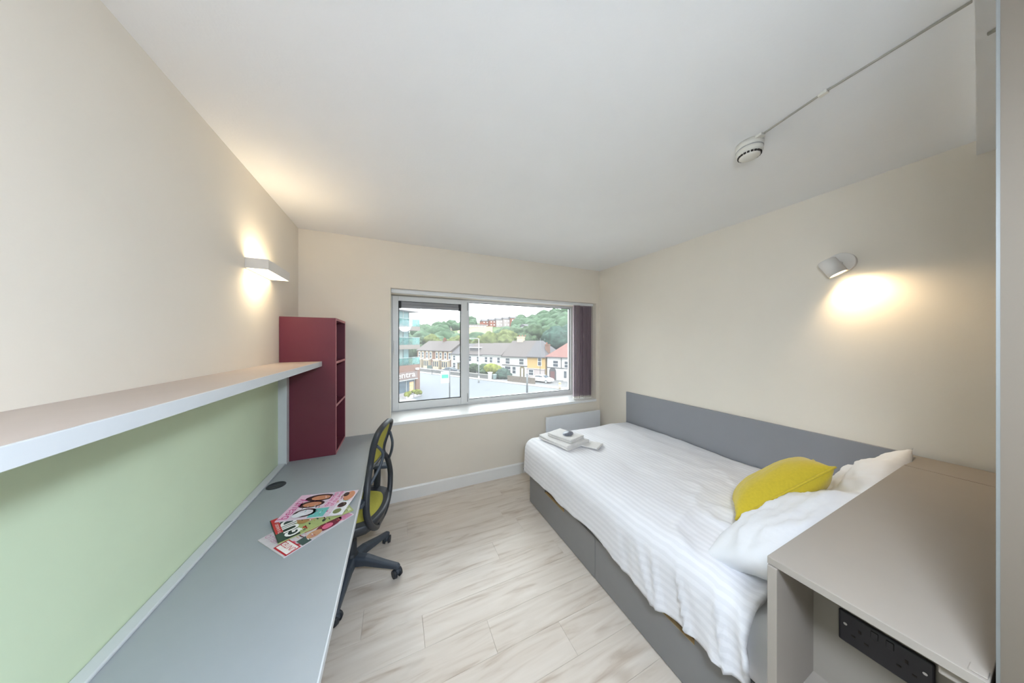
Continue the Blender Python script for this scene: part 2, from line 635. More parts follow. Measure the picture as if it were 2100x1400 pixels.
# ------------------------------------------------------------------ panel heater
ht = thing('panel_heater', 'flat white panel heater under the window beside the bed', 'heater', (2.08, WY, .2))
bxo('front_panel', (1.65, 2.49, 2.675, 2.70, .2, .632), M_RAD, ht, bevel=.004)
bxo('back_box', (1.68, 2.46, 2.70, WY - .001, .22, .60), M_RAD, ht)
for k in range(14):
    bxo('vent_slot', (1.72 + k * .054, 1.75 + k * .054, 2.703, 2.728, .6, .604), M_CASS, ht)

# ================================================================== DESK SIDE
DZ = .69
dk = thing('desk', 'long grey laminate desk running along the left wall', 'desk', (-.47, 1.0, 0))
DY0 = -1.2
bxo('worktop', (LX + .001, -.184, DY0, WY - .001, DZ - .025, DZ), M_GREY, dk)
bxo('edge_band', (-.184, -.179, DY0, WY - .001, DZ - .025, DZ), M_EDGE, dk, bevel=.001)
bxo('cable_strip', (-.746, -.706, DY0, 2.33, DZ, DZ + .012), M_EDGE, dk, bevel=.004)
for yy in (2.68, 1.0, -1.1):
    bxo('leg', (-.70, -.28, yy - .012, yy + .012, 0, DZ - .025), M_GREYD, dk)
bxo('modesty_panel', (-.745, -.727, DY0, WY - .002, .25, DZ - .025), M_GREYD, dk)
bm = new()
lathe(bm, [(0, .0015), (.036, .0015), (.038, .003), (.044, .003), (.046, 0), (.046, -.003), (0, -.003)], 32, Matrix.Translation((-.655, 1.982, DZ + .001)))
gr = obj('cable_grommet', bm, M_BLACKP, dk)
bm = new(); box(bm, -.69, -.62, 1.979, 1.985, DZ + .0015, DZ + .0032)
obj('grommet_slot', bm, M_CHARP, gr)

pb = thing('notice_board', 'pale green felt notice board above the desk, under the shelf', 'notice board', (LX, .6, DZ))
bxo('felt_panel', (LX + .001, -.748, DY0, 2.292, DZ + .001, 1.365), M_GREEN, pb)
bxo('end_trim', (LX + .001, -.70, 2.292, 2.338, DZ + .001, 1.365), M_EDGE, pb, bevel=.002)

sh = thing('wall_shelf', 'long grey wall shelf above the green board', 'shelf', (LX, .6, 1.366))
bxo('shelf_board', (LX + .001, -.512, DY0, 2.336, 1.366, 1.402), M_SHELF, sh)
bxo('front_edge', (-.512, -.506, DY0, 2.336, 1.366, 1.402), M_EDGE, sh, bevel=.001)

bc = thing('bookcase', 'maroon three-compartment bookcase standing at the end of the desk', 'bookcase', (-.59, 2.54, DZ))
bx0, bx1, by0, by1, bz0, bz1 = LX + .003, -.421, 2.34, WY - .004, DZ + .001, 1.728
tk = .018
def banded(name, d, edge, parent):
    """board with a paler front edge"""
    o = bxo(name, d, M_MAROON, parent)
    bxo('edge_strip', edge, M_MAREDGE, o)
    return o
banded('side_panel', (bx0, bx1, by0, by0 + tk, bz0, bz1), (bx1, bx1 + .0015, by0, by0 + tk, bz0, bz1), bc)
banded('side_panel', (bx0, bx1, by1 - tk, by1, bz0, bz1), (bx1, bx1 + .0015, by1 - tk, by1, bz0, bz1), bc)
for nm, z in (('bottom_panel', bz0), ('shelf', 1.05), ('shelf', 1.38), ('top_panel', bz1 - tk)):
    banded(nm, (bx0 + .006, bx1, by0 + tk, by1 - tk, z, z + tk), (bx1, bx1 + .0015, by0 + tk, by1 - tk, z, z + tk), bc)
bxo('back_panel', (bx0, bx0 + .006, by0 + tk, by1 - tk, bz0, bz1), M_MAROON, bc)

# wall lamp
wl = thing('wall_lamp', 'white wedge-shaped wall lamp glowing up and down above the shelf', 'lamp', (LX, 2.04, 1.955))
lx0, lx1, ly0, ly1, lz0, lz1 = LX + .001, -.658, 1.89, 2.205, 1.955, 2.012
bm = new()
w = .004
box(bm, lx1 - w, lx1, ly0, ly1, lz0, lz1)
box(bm, lx0, lx1 - w, ly0, ly0 + w, lz0, lz1)
box(bm, lx0, lx1 - w, ly1 - w, ly1, lz0, lz1)
box(bm, lx0, lx0 + w, ly0 + w, ly1 - w, lz0, lz1)
obj('lamp_housing', bm, M_LAMPW, wl)
bxo('lower_diffuser', (lx0 + .012, lx1 - w, ly0 + w, ly1 - w, lz0 + .004, lz0 + .010), M_GLOW, wl)
bxo('upper_diffuser', (lx0 + .012, lx1 - w, ly0 + w, ly1 - w, lz1 - .012, lz1 - .006), M_GLOW, wl)
def area(name, loc, sx, sy, power, color, direction, parent):
    d = bpy.data.lights.new(name, 'AREA')
    d.shape = 'RECTANGLE'
    d.size, d.size_y = sx, sy
    d.energy = power
    d.color = color
    d.spread = math.radians(140)
    o = bpy.data.objects.new(name, d)
    COL.objects.link(o)
    o.parent = parent
    o.rotation_euler = Vector(direction).to_track_quat('-Z', 'Y').to_euler()
    o.location = mw(parent).inverted() @ Vector(loc)
    return o
WARM = (1.0, 0.83, 0.58)
area('lamp_light', ((lx0 + lx1) / 2 + .004, 1.99, lz1 - .004), .06, .12, .42, WARM, (0, 0, 1), wl)
area('lamp_light', ((lx0 + lx1) / 2 + .004, 1.99, lz0 + .002), .06, .12, .62, WARM, (0, 0, -1), wl)

# ================================================================== MAGAZINES
def pmat(rgb):
    return mat('print_%02x%02x%02x' % rgb, rgb, 0.3, 0.5, var=0.05, scale=60)

def text_faces(bm, body, size, mtx, mi, extr=0.0, bold=0.0):
    cu = bpy.data.curves.new('t', 'FONT')
    cu.body = body
    cu.size = size
    cu.extrude = extr
    cu.offset = bold
    cu.resolution_u = 3
    o = bpy.data.objects.new('t', cu)
    COL.objects.link(o)
    bpy.context.view_layer.update()
    me = bpy.data.meshes.new_from_object(o.evaluated_get(bpy.context.evaluated_depsgraph_get()))
    n0 = len(bm.faces)
    me.transform(mtx)
    bm.from_mesh(me)
    bm.faces.ensure_lookup_table()
    for f in bm.faces[n0:]:
        f.material_index = mi
    bpy.data.objects.remove(o)
    bpy.data.curves.remove(cu)
    bpy.data.meshes.remove(me)

def ell(bm, cx, cy, rx, ry, z, mi, rot=0.0, n=18):
    vs_ = []
    for i in range(n):
        a = 2 * PI * i / n
        x, y = rx * math.cos(a), ry * math.sin(a)
        vs_.append(bm.verts.new((cx + x * math.cos(rot) - y * math.sin(rot), cy + x * math.sin(rot) + y * math.cos(rot), z)))
    bm.faces.new(vs_).material_index = mi

def rect(bm, x0, x1, y0, y1, z, mi):
    bm.faces.new([bm.verts.new(p) for p in ((x0, y0, z), (x1, y0, z), (x1, y1, z), (x0, y1, z))]).material_index = mi

MW, MH, MT = .21, .285, .0042
def magazine(label, origin, theta, z, base, pal, draw, tilt=0.0, tiltx=0.0):
    t = thing('magazine', label, 'magazine', (origin[0], origin[1], z), math.radians(theta + 90), 'magazines on the desk')
    t.rotation_euler = (math.radians(tiltx), math.radians(tilt), math.radians(theta + 90))
    b = new(); box(b, .001, MW - .001, -MH + .001, -.001, 0, MT - .0004)
    obj('pages', b, mat('page_paper', (226, 222, 214), 0.7, var=0.03), t, world=False)
    b = new()
    box(b, 0, MW, -MH, 0, MT - .0004, MT)
    box(b, 0, .0006, -MH, 0, 0, MT - .0004)
    rr = random.Random(int(abs(theta) * 7) + 5)
    for k in range(46):
        x, y_ = rr.uniform(.004, MW - .03), rr.uniform(-MH + .008, -.06)
        if k % 3:
            rect(b, x, x + rr.uniform(.008, .026), y_, y_ + rr.uniform(.002, .007), MT + .00012, rr.randrange(1, len(pal) + 1))
        else:
            ell(b, x + .012, y_, rr.uniform(.005, .013), rr.uniform(.005, .015), MT + .00008 + k * 1e-6, rr.randrange(1, len(pal) + 1), rr.uniform(0, 3), 12)
    draw(b, MT + .0003)
    for k in range(40):
        x, y_ = rr.uniform(.004, MW - .02), rr.uniform(-MH + .008, -.085)
        rect(b, x, x + rr.uniform(.006, .016), y_, y_ + rr.uniform(.0015, .004), MT + .0019 + k * 1e-6, rr.randrange(1, len(pal) + 1))
    obj('cover', b, [pmat(c) for c in [base] + pal], t, world=False)
    return t

def T(x, y, z, s=1.0):
    return Matrix.Translation((x, y, z)) @ Matrix.Scale(s, 4, (1, 0, 0))

def draw_bottom(b, z):
    rect(b, 0, .095, -.06, -.006, z, 1)
    rect(b, .006, .088, -.055, -.012, z + .0004, 2)
    text_faces(b, 'UNITED', .030, T(.006, -.047, z + .0008, .8), 1)
    text_faces(b, 'HELLO', .03, T(.115, -.04, z + .0004), 4)
    rect(b, .0, .05, -.1, -.065, z, 3)
    ell(b, .03, -.125, .022, .03, z + .0004, 5)
    ell(b, .035, -.19, .03, .055, z, 6)
    ell(b, .03, -.18, .018, .022, z + .0004, 7)
    ell(b, .1, -.15, .04, .05, z, 5)
    rect(b, 0, .08, -.28, -.235, z, 4)
    text_faces(b, 'MORE', .025, T(.008, -.262, z + .0008), 7)
magazine('pink and red celebrity magazine at the bottom of the fanned stack', (-.408, 1.304), 41, DZ + .0005,
         (206, 200, 204), [(190, 40, 52), (240, 236, 232), (70, 92, 86), (196, 140, 170), (196, 150, 116), (120, 36, 60), (214, 110, 140)], draw_bottom)

def draw_mid(b, z):
    rect(b, 0, MW, -.075, 0, z, 1)
    rect(b, .0, MW, -.028, -.003, z + .0004, 2)
    text_faces(b, 'TV & RADIO', .016, T(.07, -.022, z + .0008), 3)
    rect(b, 0, .07, -.028, -.003, z + .0008, 4)
    text_faces(b, 'GUIDE', .075, T(.008, -.08, z + .0012, .8), 3, 0, .0022)
    ell(b, .1, -.13, .036, .05, z + .0004, 5)
    ell(b, .1, -.105, .034, .026, z + .0008, 6)
    ell(b, .105, -.215, .055, .062, z + .0004, 7)
    rect(b, .04, .075, -.27, -.19, z + .0008, 5)
    text_faces(b, 'BIG NIGHT', .02, T(.006, -.278, z + .0012), 3)
magazine('green listings magazine with large white letters in the middle of the stack', (-.455, 1.394), 26, DZ + .0068,
         (168, 182, 120), [(44, 62, 54), (196, 52, 50), (244, 244, 240), (60, 84, 70), (206, 160, 126), (176, 138, 84), (44, 48, 62)], draw_mid, tilt=0, tiltx=0)

def draw_top(b, z):
    rect(b, 0, MW, -.05, 0, z, 1)
    text_faces(b, 'beauty', .062, T(.006, -.044, z + .0004, 1.0), 2)
    ell(b, .045, -.1, .034, .05, z, 3)
    ell(b, .045, -.1, .024, .036, z + .0004, 4)
    rect(b, .0, .07, -.2, -.13, z, 5)
    ell(b, .03, -.08, .018, .026, z + .0008, 6)
    ell(b, .115, -.095, .03, .06, z, 3)
    ell(b, .112, -.1, .02, .042, z + .0004, 7)
    ell(b, .17, -.11, .032, .07, z, 3)
    ell(b, .168, -.115, .021, .045, z + .0004, 7)
    rect(b, .075, MW, -.215, -.165, z + .0008, 1)
    text_faces(b, 'the secrets', .028, T(.078, -.185, z + .0012), 2)
    text_faces(b, 'of the week', .028, T(.078, -.21, z + .0012), 2)
    rect(b, .0, .11, -.285, -.225, z, 6)
    ell(b, .03, -.25, .02, .018, z + .0004, 8)
    ell(b, .08, -.252, .022, .02, z + .0004, 3)
    ell(b, .16, -.255, .045, .025, z + .0004, 7)
    ell(b, .175, -.235, .02, .014, z + .0008, 3)
magazine('pale pink fashion magazine lying on top of the fanned stack', (-.52, 1.556), -13, DZ + .0132,
         (220, 204, 216), [(232, 196, 216), (200, 70, 140), (62, 44, 44), (222, 220, 226), (110, 190, 184), (230, 232, 236), (204, 142, 108), (120, 130, 84)], draw_top)

# ================================================================== CHAIR
FWD = 75.0
ch = thing('office_chair', 'black swivel office chair with lime back and seat, tucked under the desk', 'chair', (-.27, 1.99, 0), math.radians(FWD))
def cobj(name, b, m, parent=None, **k):
    o = obj(name, b, m, parent or ch, world=False, **k)
    return o
legs_ang = [math.degrees(math.atan2(1.86 - 1.99, .015 + .27)) - FWD + 72 * k for k in range(5)]
# the five-star base
for k in range(5):
    a = math.radians(legs_ang[k])
    d = Vector((math.cos(a), math.sin(a), 0))
    s = Vector((-d.y, d.x, 0))
    b = new()
    sec = []
    for r, z, w2, h in ((.02, .115, .034, .03), (.10, .115, .028, .026), (.22, .088, .021, .018), (.305, .072, .018, .013), (.318, .068, .012, .008)):
        c = d * r + Vector((0, 0, z))
        sec.append([b.verts.new(c + s * x + Vector((0, 0, zz))) for x, zz in ((-w2, -h), (w2, -h), (w2, h * .5), (w2 * .6, h), (-w2 * .6, h), (-w2, h * .5))])
    for A_, B_ in zip(sec, sec[1:]):
        for i in range(6):
            f = b.faces.new((A_[i], A_[(i + 1) % 6], B_[(i + 1) % 6], B_[i])); f.smooth = False
    b.faces.new(sec[0][::-1]); b.faces.new(sec[-1])
    lg = cobj('base_leg', b, M_CHARP, bevel=.004)
    # caster
    b = new()
    p = d * .30
    yaw = a + (0.9, 2.2, 0.3, 1.5, 2.8)[k]
    ax = Vector((math.cos(yaw), math.sin(yaw), 0))
    fw = Vector((-ax.y, ax.x, 0))
    cyl(b, p + Vector((0, 0, .052)), p + Vector((0, 0, .072)), .008, seg=10)
    hood = []
    for i in range(9):
        t_ = PI * i / 8
        hood.append(p + fw * (.029 * math.cos(t_)) + Vector((0, 0, .031 + .030 * math.sin(t_))))
    tube(b, hood, .026, .0035, seg=8, up=(ax.x, ax.y, ax.z)) if False else None
    cyl(b, p - ax * .013 + Vector((0, 0, .036)), p + ax * .013 + Vector((0, 0, .036)), .022, seg=16)
    cs = cobj('caster', b, M_CHARP, lg)
    for sgn in (-1, 1):
        b = new()
        cyl(b, p + ax * (.010 * sgn) + Vector((0, 0, .028)), p + ax * (.027 * sgn) + Vector((0, 0, .028)), .028, .024, seg=20)
        cobj('wheel', b, M_BLACKP, lg)
b = new()
lathe(b, [(0, .075), (.04, .075), (.045, .10), (.042, .14), (.034, .155), (.030, .16), (.030, .24), (.024, .245), (.024, .36), (0, .36)], 24)
cobj('gas_column', b, M_BLACKP)
b = new()
box(b, -.07, .07, -.12, .1, .34, .385)
box(b, -.05, .05, -.19, .0, .345, .375)
tube(b, [(.06, .02, .365), (.2, .03, .36), (.26, .03, .355)], .007, seg=8)
cobj('tilt_mechanism', b, M_BLACKP, bevel=.006)
# seat: moulded shell and padded cushion
def seat_grid(hw, yb, yf, z0, dome, drop):
    b = new(); n = 22
    g = []
    for i in range(n + 1):
        r_ = []
        for j in range(n + 1):
            u, v = i / n * 2 - 1, j / n * 2 - 1
            # squircle mapping
            x = u * math.sqrt(1 - v * v / 2.6) * 1.0
            y = v * math.sqrt(1 - u * u / 2.6) * 1.0
            e = max(abs(u), abs(v)) ** 6
            z = z0 + dome * (1 - e) + .012 * x * x - (drop * max(0, y) ** 3)
            r_.append(b.verts.new((x * hw, (yb + yf) / 2 + y * (yf - yb) / 2, z)))
        g.append(r_)
    for i in range(n):
        for j in range(n):
            f = b.faces.new((g[i][j], g[i + 1][j], g[i + 1][j + 1], g[i][j + 1])); f.smooth = True
    return b
b = seat_grid(.188, -.185, .215, .445, .03, .03)
r = bmesh.ops.extrude_face_region(b, geom=b.faces[:])
for v in [e for e in r['geom'] if isinstance(e, bmesh.types.BMVert)]:
    v.co.z = min(v.co.z - .02, .43)
cobj('seat', b, M_LIME)
b = seat_grid(.252, -.222, .25, .45, .0, .03)
r = bmesh.ops.extrude_face_region(b, geom=b.faces[:])
for v in [e for e in r['geom'] if isinstance(e, bmesh.types.BMVert)]:
    v.co.z -= .065
    v.co.x *= .9; v.co.y *= .9
cobj('seat_shell', b, M_BLACKP)
# back frame: waisted figure-of-eight loop
half = [(.0, -.165, .335), (.09, -.18, .365), (.18, -.182, .44), (.225, -.176, .53), (.222, -.172, .60), (.185, -.165, .69), (.118, -.155, .765),
        (.112, -.163, .83), (.138, -.185, .91), (.125, -.205, .975), (.06, -.214, 1.0)]
loop = half + [(0, -.216, 1.004)] + [(-x, y_, z) for x, y_, z in half[::-1][:-1]]
pth = spline(loop, 6, closed=True)
b = new()
tube(b, pth, .016, .019, seg=12, closed=True, up=(0, 1, 0))
bf = cobj('back_frame', b, M_BLACKP)
b = new()
tube(b, spline([(-.118, -.155, .765), (-.05, -.15, .752), (.05, -.15, .752), (.118, -.155, .765)], 6), .014, .02, seg=10, up=(0, 1, 0))
cobj('waist_bar', b, M_BLACKP, bf)
for s_ in (-1, 1):
    b = new()
    tube(b, spline([(s_ * .13, -.2, .90), (s_ * .10, -.225, .84), (s_ * .12, -.215, .77), (s_ * .18, -.18, .69)], 6), .007, .009, seg=8, up=(0, 1, 0))
    cobj('rear_strut', b, M_CHARP, bf)
# lime mesh panel in the upper loop
def hw_at(z):
    P_ = half[6:]
    for (x0, y0_, z0), (x1, y1_, z1) in zip(P_, P_[1:]):
        if z0 <= z <= z1:
            t_ = (z - z0) / (z1 - z0)
            return x0 + (x1 - x0) * t_, y0_ + (y1_ - y0_) * t_
    return P_[-1][0], P_[-1][1]
b = new(); g = []
for i in range(15):
    z = .768 + (.996 - .768) * i / 14
    hx, yy = hw_at(z)
    g.append([b.verts.new((hx * (j / 8 * 2 - 1), yy - .012 * (1 - (j / 8 * 2 - 1) ** 2), z)) for j in range(9)])
for i in range(14):
    for j in range(8):
        f = b.faces.new((g[i][j], g[i + 1][j], g[i + 1][j + 1], g[i][j + 1])); f.smooth = True
r = bmesh.ops.extrude_face_region(b, geom=b.faces[:])
for v in [e for e in r['geom'] if isinstance(e, bmesh.types.BMVert)]:
    v.co.y += .018
cobj('back_panel', b, M_LIME)
# armrests
for s_ in (-1, 1):
    b = new()
    tube(b, spline([(s_ * .15, -.06, .39), (s_ * .225, -.07, .40), (s_ * .243, -.075, .46), (s_ * .240, -.08, .6)], 6), .016, .024, seg=10, up=(0, 1, 0))
    arm = cobj('armrest', b, M_BLACKP)
    b = new()
    prism(b, [(s_ * .240 + x, y_) for x, y_ in ((-.03, -.17), (.03, -.17), (.036, -.15), (.036, .06), (.03, .08), (-.03, .08), (-.036, .06), (-.036, -.15))], .598, .622)
    cobj('arm_pad', b, M_CHARP, arm, bevel=.006)

# ================================================================== BED
BX = 1.18
bd = thing('bed', 'double bed with a grey drawer base and white mattress', 'bed', (1.85, 1.33, 0))
bxo('base_carcass', (BX + .022, RX - .03, .40, 2.215, .02, .285), M_GREYD, bd)
bxo('plinth', (BX + .03, RX - .05, .42, 2.20, 0, .02), M_DARK, bd)
def drawer(y0, y1, h0, h1):
    """drawer front with a finger cut-out in its top edge"""
    z0, z1, zc = .008, .272, .234
    b = new()
    M = Matrix(((0, 0, 1, 0), (1, 0, 0, 0), (0, 1, 0, 0), (0, 0, 0, 1)))
    prism(b, [(y0, z0), (y1, z0), (y1, z1), (h1, z1), (h1, zc), (h0, zc), (h0, z1), (y0, z1)], BX, BX + .018, M)
    d = obj('drawer_front', b, M_GREYD, bd)
    bxo('cut_edge', (BX - .0006, BX + .0186, h0, h1, zc - .0005, zc + .0015), M_WOODE, d)
    bxo('grip_recess', (BX + .018, BX + .0215, h0 - .01, h1 + .01, zc - .02, z1), mat('brown_recess', (104, 84, 60), .8, var=.06), d)
drawer(1.318, 2.213, 1.655, 1.94)
drawer(.405, 1.300, .70, .985)
bxo('divider', (BX + .002, BX + .02, 1.302, 1.316, .008, .272), M_GREYD, bd)
bm = new()
box(bm, BX + .005, RX - .045, .405, 2.265, .286, .555)
mt_ = obj('mattress', bm, M_SHEET, bd, bevel=.05, seg=4)
for p in bpy.data.objects[mt_.name].data.polygons:
    p.use_smooth = True

hb = thing('headboard', 'long slate grey panel fixed to the wall beside the bed', 'headboard', (RX, 1.33, .28))
bxo('panel', (RX - .02, RX - .001, .395, 2.272, .28, .948), M_HEADB, hb, bevel=.0015)

def fbm(x, y, z, o=3):
    return noise.fractal(Vector((x, y, z)), 1.0, 2.0, o)

def make_duvet():
    r = .105
    cx1 = RX - .04                  # at the panel
    cx0 = 1.142 + r                 # core front
    cy1 = 2.325 - r                 # core foot
    cy0 = .49
    DM = .40
    n = 110; m = 150
    b = new()
    uvl = b.loops.layers.uv.new('UVMap')
    G = []
    arc = PI * r / 2
    for i in range(n + 1):
        p = i / n
        px = cx1 - p * (cx1 - cx0 + DM)
        row_ = []
        for j in range(m + 1):
            q = j / m
            py = cy0 + q * (cy1 - cy0 + DM)
            dx = max(0, cx0 - px)
            dy = max(0, py - cy1)
            d = math.hypot(dx, dy)
            bx = max(px, cx0); by = min(py, cy1)
            hem = .318 + .03 * fbm(bx * 1.2, by * 2.2, 3.3)
            # the hem climbs a little towards the foot and drops towards the pillows
            hem += .010 * math.sin(by * 5.0) + .012 * max(0, 1.0 - by)
            dm = (.598 - r - hem) + arc
            dd = min(d, dm)
            if dd < arc:
                h = r * math.sin(dd / r); z = .598 - (r - r * math.cos(dd / r))
            else:
                h = r; z = .598 - r - (dd - arc)
            ux, uy = (-dx / d, dy / d) if d > 1e-6 else (0, 0)
            x = bx + ux * h; y_ = by + uy * h
            # puff and creases
            top = 1 - min(1, d / arc)
            edge = min(1, (cx1 - bx) / .25)
            z += top * (.016 * fbm(x * 2.4, y_ * 1.9, 0.3) + .010 * edge + .004 * fbm(x * 9, y_ * 5, 5.1))
            head = max(0, 1 - (y_ - .5) / .75)
            z += top * head * (.012 * fbm(x * 7 + y_ * 3, y_ * 9, 8.2) + .026 * (1 - min(1, abs(fbm(x * 3.5 - y_ * 2, y_ * 4.5, 2.2, 2)) * 2.2)) ** 3)
            if d > 0:
                fall = min(1, d / (arc * 1.4))
                s_ = y_ if dx > dy else x
                crs = (1 - min(1, abs(fbm(s_ * 9 + dd * 2.5, dd * .9, 9.4, 2)) * 1.8)) ** 3
                fold = fall * (.034 * min(1, head * 1.3) * crs + (.010 + .022 * head) * fbm(s_ * (4 + 4 * head), dd * .8, 1.7, 2) + (.002 + .006 * head) * fbm(s_ * 13, dd * 1.5, 2.6, 2))
                x += ux * fold; y_ += uy * fold
                flare = max(0, dd - arc * .8) * .06
                x += ux * flare; y_ += uy * flare * .4
            if j == 0:
                z -= .006
            row_.append(b.verts.new((x, y_, z)))
        G.append(row_)
    for i in range(n):
        for j in range(m):
            f = b.faces.new((G[i][j], G[i + 1][j], G[i + 1][j + 1], G[i][j + 1])); f.smooth = True
            for lp, (ii, jj) in zip(f.loops, ((i, j), (i + 1, j), (i + 1, j + 1), (i, j + 1))):
                lp[uvl].uv = (ii / n * (cx1 - cx0 + DM), jj / m * (cy1 - cy0 + DM))
    bmesh.ops.remove_doubles(b, verts=b.verts, dist=.0008)
    return b
dv = obj('duvet', make_duvet(), M_DUVET)
tag(dv, 'white satin-striped duvet covering the bed', 'duvet')
so = dv.modifiers.new('thick', 'SOLIDIFY')
so.thickness = .016
so.offset = -1

def pillow_bm(w, h, t, n=34, seed=0.0, wr=.012, pinch=.16, flap=0.0):
    b = new()
    tops, bots = [], []
    for s_, store in ((1, tops), (-1, bots)):
        for i in range(n + 1):
            r_ = []
            for j in range(n + 1):
                u, v = i / n * 2 - 1, j / n * 2 - 1
                k = (1 - abs(u) ** 2.6) * (1 - abs(v) ** 2.6)
                th = t / 2 * max(0, k) ** .55
                pin = 1 - pinch * .5 * (1 - k) * 0
                x = u * w / 2 * (1 - pinch * (1 - abs(v) ** 2) * .0 - pinch * .35 * (1 - v * v) * abs(u) ** 6)
                y = v * h / 2 * (1 - pinch * .35 * (1 - u * u) * abs(v) ** 6)
                z = s_ * th
                z += wr * (max(0, k) ** .4) * fbm(u * 2.2 + seed, v * 2.2, s_ * 2 + seed) + wr * .4 * (max(0, k) ** .4) * fbm(u * 6 + seed, v * 6, s_ + seed)
                r_.append(b.verts.new((x, y, z)))
            store.append(r_)
        for i in range(n):
            for j in range(n):
                f = b.faces.new((store[i][j], store[i + 1][j], store[i + 1][j + 1], store[i][j + 1])); f.smooth = True
    bmesh.ops.remove_doubles(b, verts=b.verts, dist=.0012)
    return b
p1 = obj('pillow', pillow_bm(.76, .36, .19, seed=1.3, wr=.022), M_PILLOW)
p1.location = (1.60, .515, .735); p1.rotation_euler = (math.radians(-28), math.radians(-11), math.radians(-7))
tag(p1, 'plump white pillow at the front edge of the bed against the bedside unit', 'pillow', 'white bed pillows')
p2 = obj('pillow', pillow_bm(.68, .42, .15, seed=6.1, wr=.02), M_PILLOW)
p2.location = (2.155, .495, .775); p2.rotation_euler = (math.radians(-52), math.radians(-9), math.radians(2))
tag(p2, 'white pillow propped in the corner against the grey wall panel', 'pillow', 'white bed pillows')

NLc, NRc = Vector((1.53, .715, .67)), Vector((1.93, .50, .945))
e_ = (NRc - NLc).normalized()
g_ = Vector((.64, .62, -.45)); g_ = (g_ - e_ * g_.dot(e_)).normalized()
n_ = e_.cross(g_)
LE, LG, SHR = (NRc - NLc).length, .34, .12 / .34
cc = NLc + e_ * (LE / 2 + .06) + g_ * LG / 2
cu = thing('cushion', 'mustard yellow cushion propped on the white pillows', 'cushion', cc)
cu.rotation_euler = Matrix((e_, g_, n_)).transposed().to_euler()
b = pillow_bm(LE, LG, .185, seed=3.4, wr=.006, pinch=.25)
for v in b.verts:
    v.co.x += v.co.y * SHR
obj('cushion_cover', b, M_YELLOW, cu, world=False)
b = new()
sq = []
cn = [(-LE / 2, -LG / 2), (LE / 2, -LG / 2), (LE / 2, LG / 2), (-LE / 2, LG / 2)]
for k in range(4):
    p0, p1_ = cn[k], cn[(k + 1) % 4]
    for q in range(12):
        f_ = q / 12
        x = p0[0] + (p1_[0] - p0[0]) * f_; y_ = p0[1] + (p1_[1] - p0[1]) * f_
        sh_ = 1 - .25 * .35 * (1 - (2 * f_ - 1) ** 2)
        if k % 2 == 0:
            y_ *= sh_
        else:
            x *= sh_
        sq.append((x + y_ * SHR, y_, 0))
tube(b, sq, .005, seg=8, closed=True)
obj('piping', b, M_YELLOW, cu, world=False)

# towels
def towel_bm(w, d, layers, th, seed=0.0):
    """folded towel: each layer bulges at the fold edge"""
    b = new()
    for k in range(layers):
        n = 16
        prof = []
        z0 = k * th
        ww = w * (1 - .02 * k)
        for i in range(9):
            a = -PI / 2 + PI * i / 8
            prof.append((ww / 2 - th / 2 + th / 2 * math.cos(a), z0 + th / 2 + th / 2 * math.sin(a)))
        for i in range(9):
            a = PI / 2 + PI * i / 8
            prof.append((-ww / 2 + th / 2 + th / 2 * math.cos(a), z0 + th / 2 + th / 2 * math.sin(a)))
        rings = []
        for j in range(n + 1):
            y_ = (j / n - .5) * d
            rings.append([b.verts.new((x + .004 * fbm(y_ * 9, z * 30, seed + k), y_ + .005 * fbm(x * 8, z * 20, seed + 3 + k), z + .004 * fbm(x * 7, y_ * 7, seed + k))) for x, z in prof])
        for a_, c_ in zip(rings, rings[1:]):
            for i in range(18):
                f = b.faces.new((a_[i], a_[(i + 1) % 18], c_[(i + 1) % 18], c_[i])); f.smooth = True
        b.faces.new(rings[0][::-1]); b.faces.new(rings[-1])
    return b
def place(o, loc, rz):
    o.location = loc
    o.rotation_euler = (0, 0, math.radians(rz))
    return o
TZ = .612
tw = place(obj('folded_towel', towel_bm(.30, .36, 2, .018, 1.0), M_TOWEL), (1.44, 2.03, TZ), 12)
tag(tw, 'large folded white bath towel at the foot of the bed', 'towel', 'folded towels on the bed')
tw2 = place(obj('folded_towel', towel_bm(.2, .27, 2, .015, 4.0), M_TOWEL), (1.455, 2.02, TZ + .037), 18)
tag(tw2, 'small folded white hand towel stacked on the larger towel', 'towel', 'folded towels on the bed')
mt3 = place(obj('bath_mat', towel_bm(.16, .20, 1, .012, 8.0), M_TOWEL), (1.60, 1.86, TZ - .002), 30)
tag(mt3, 'thin white face cloth tucked beside the folded towels', 'towel', 'folded towels on the bed')
mt3.name = 'face_cloth'
b = new()
lathe(b, [(0, 0), (.036, 0), (.042, .005), (.042, .012), (.036, .018), (0, .021)], 28, Matrix.Scale(1.5, 4, (1, 0, 0)))
sp_ = place(obj('soap_bar', b, mat('silver_wrapper', (120, 124, 136), .3, .6, var=.3, scale=30)), (1.47, 2.0, TZ + .068), 25)
tag(sp_, 'small wrapped soap with a dark silver label on the towels', 'soap')

M_UNIT = mat('warm_grey_laminate', (152, 144, 135), .45, .5, var=.012, scale=12)
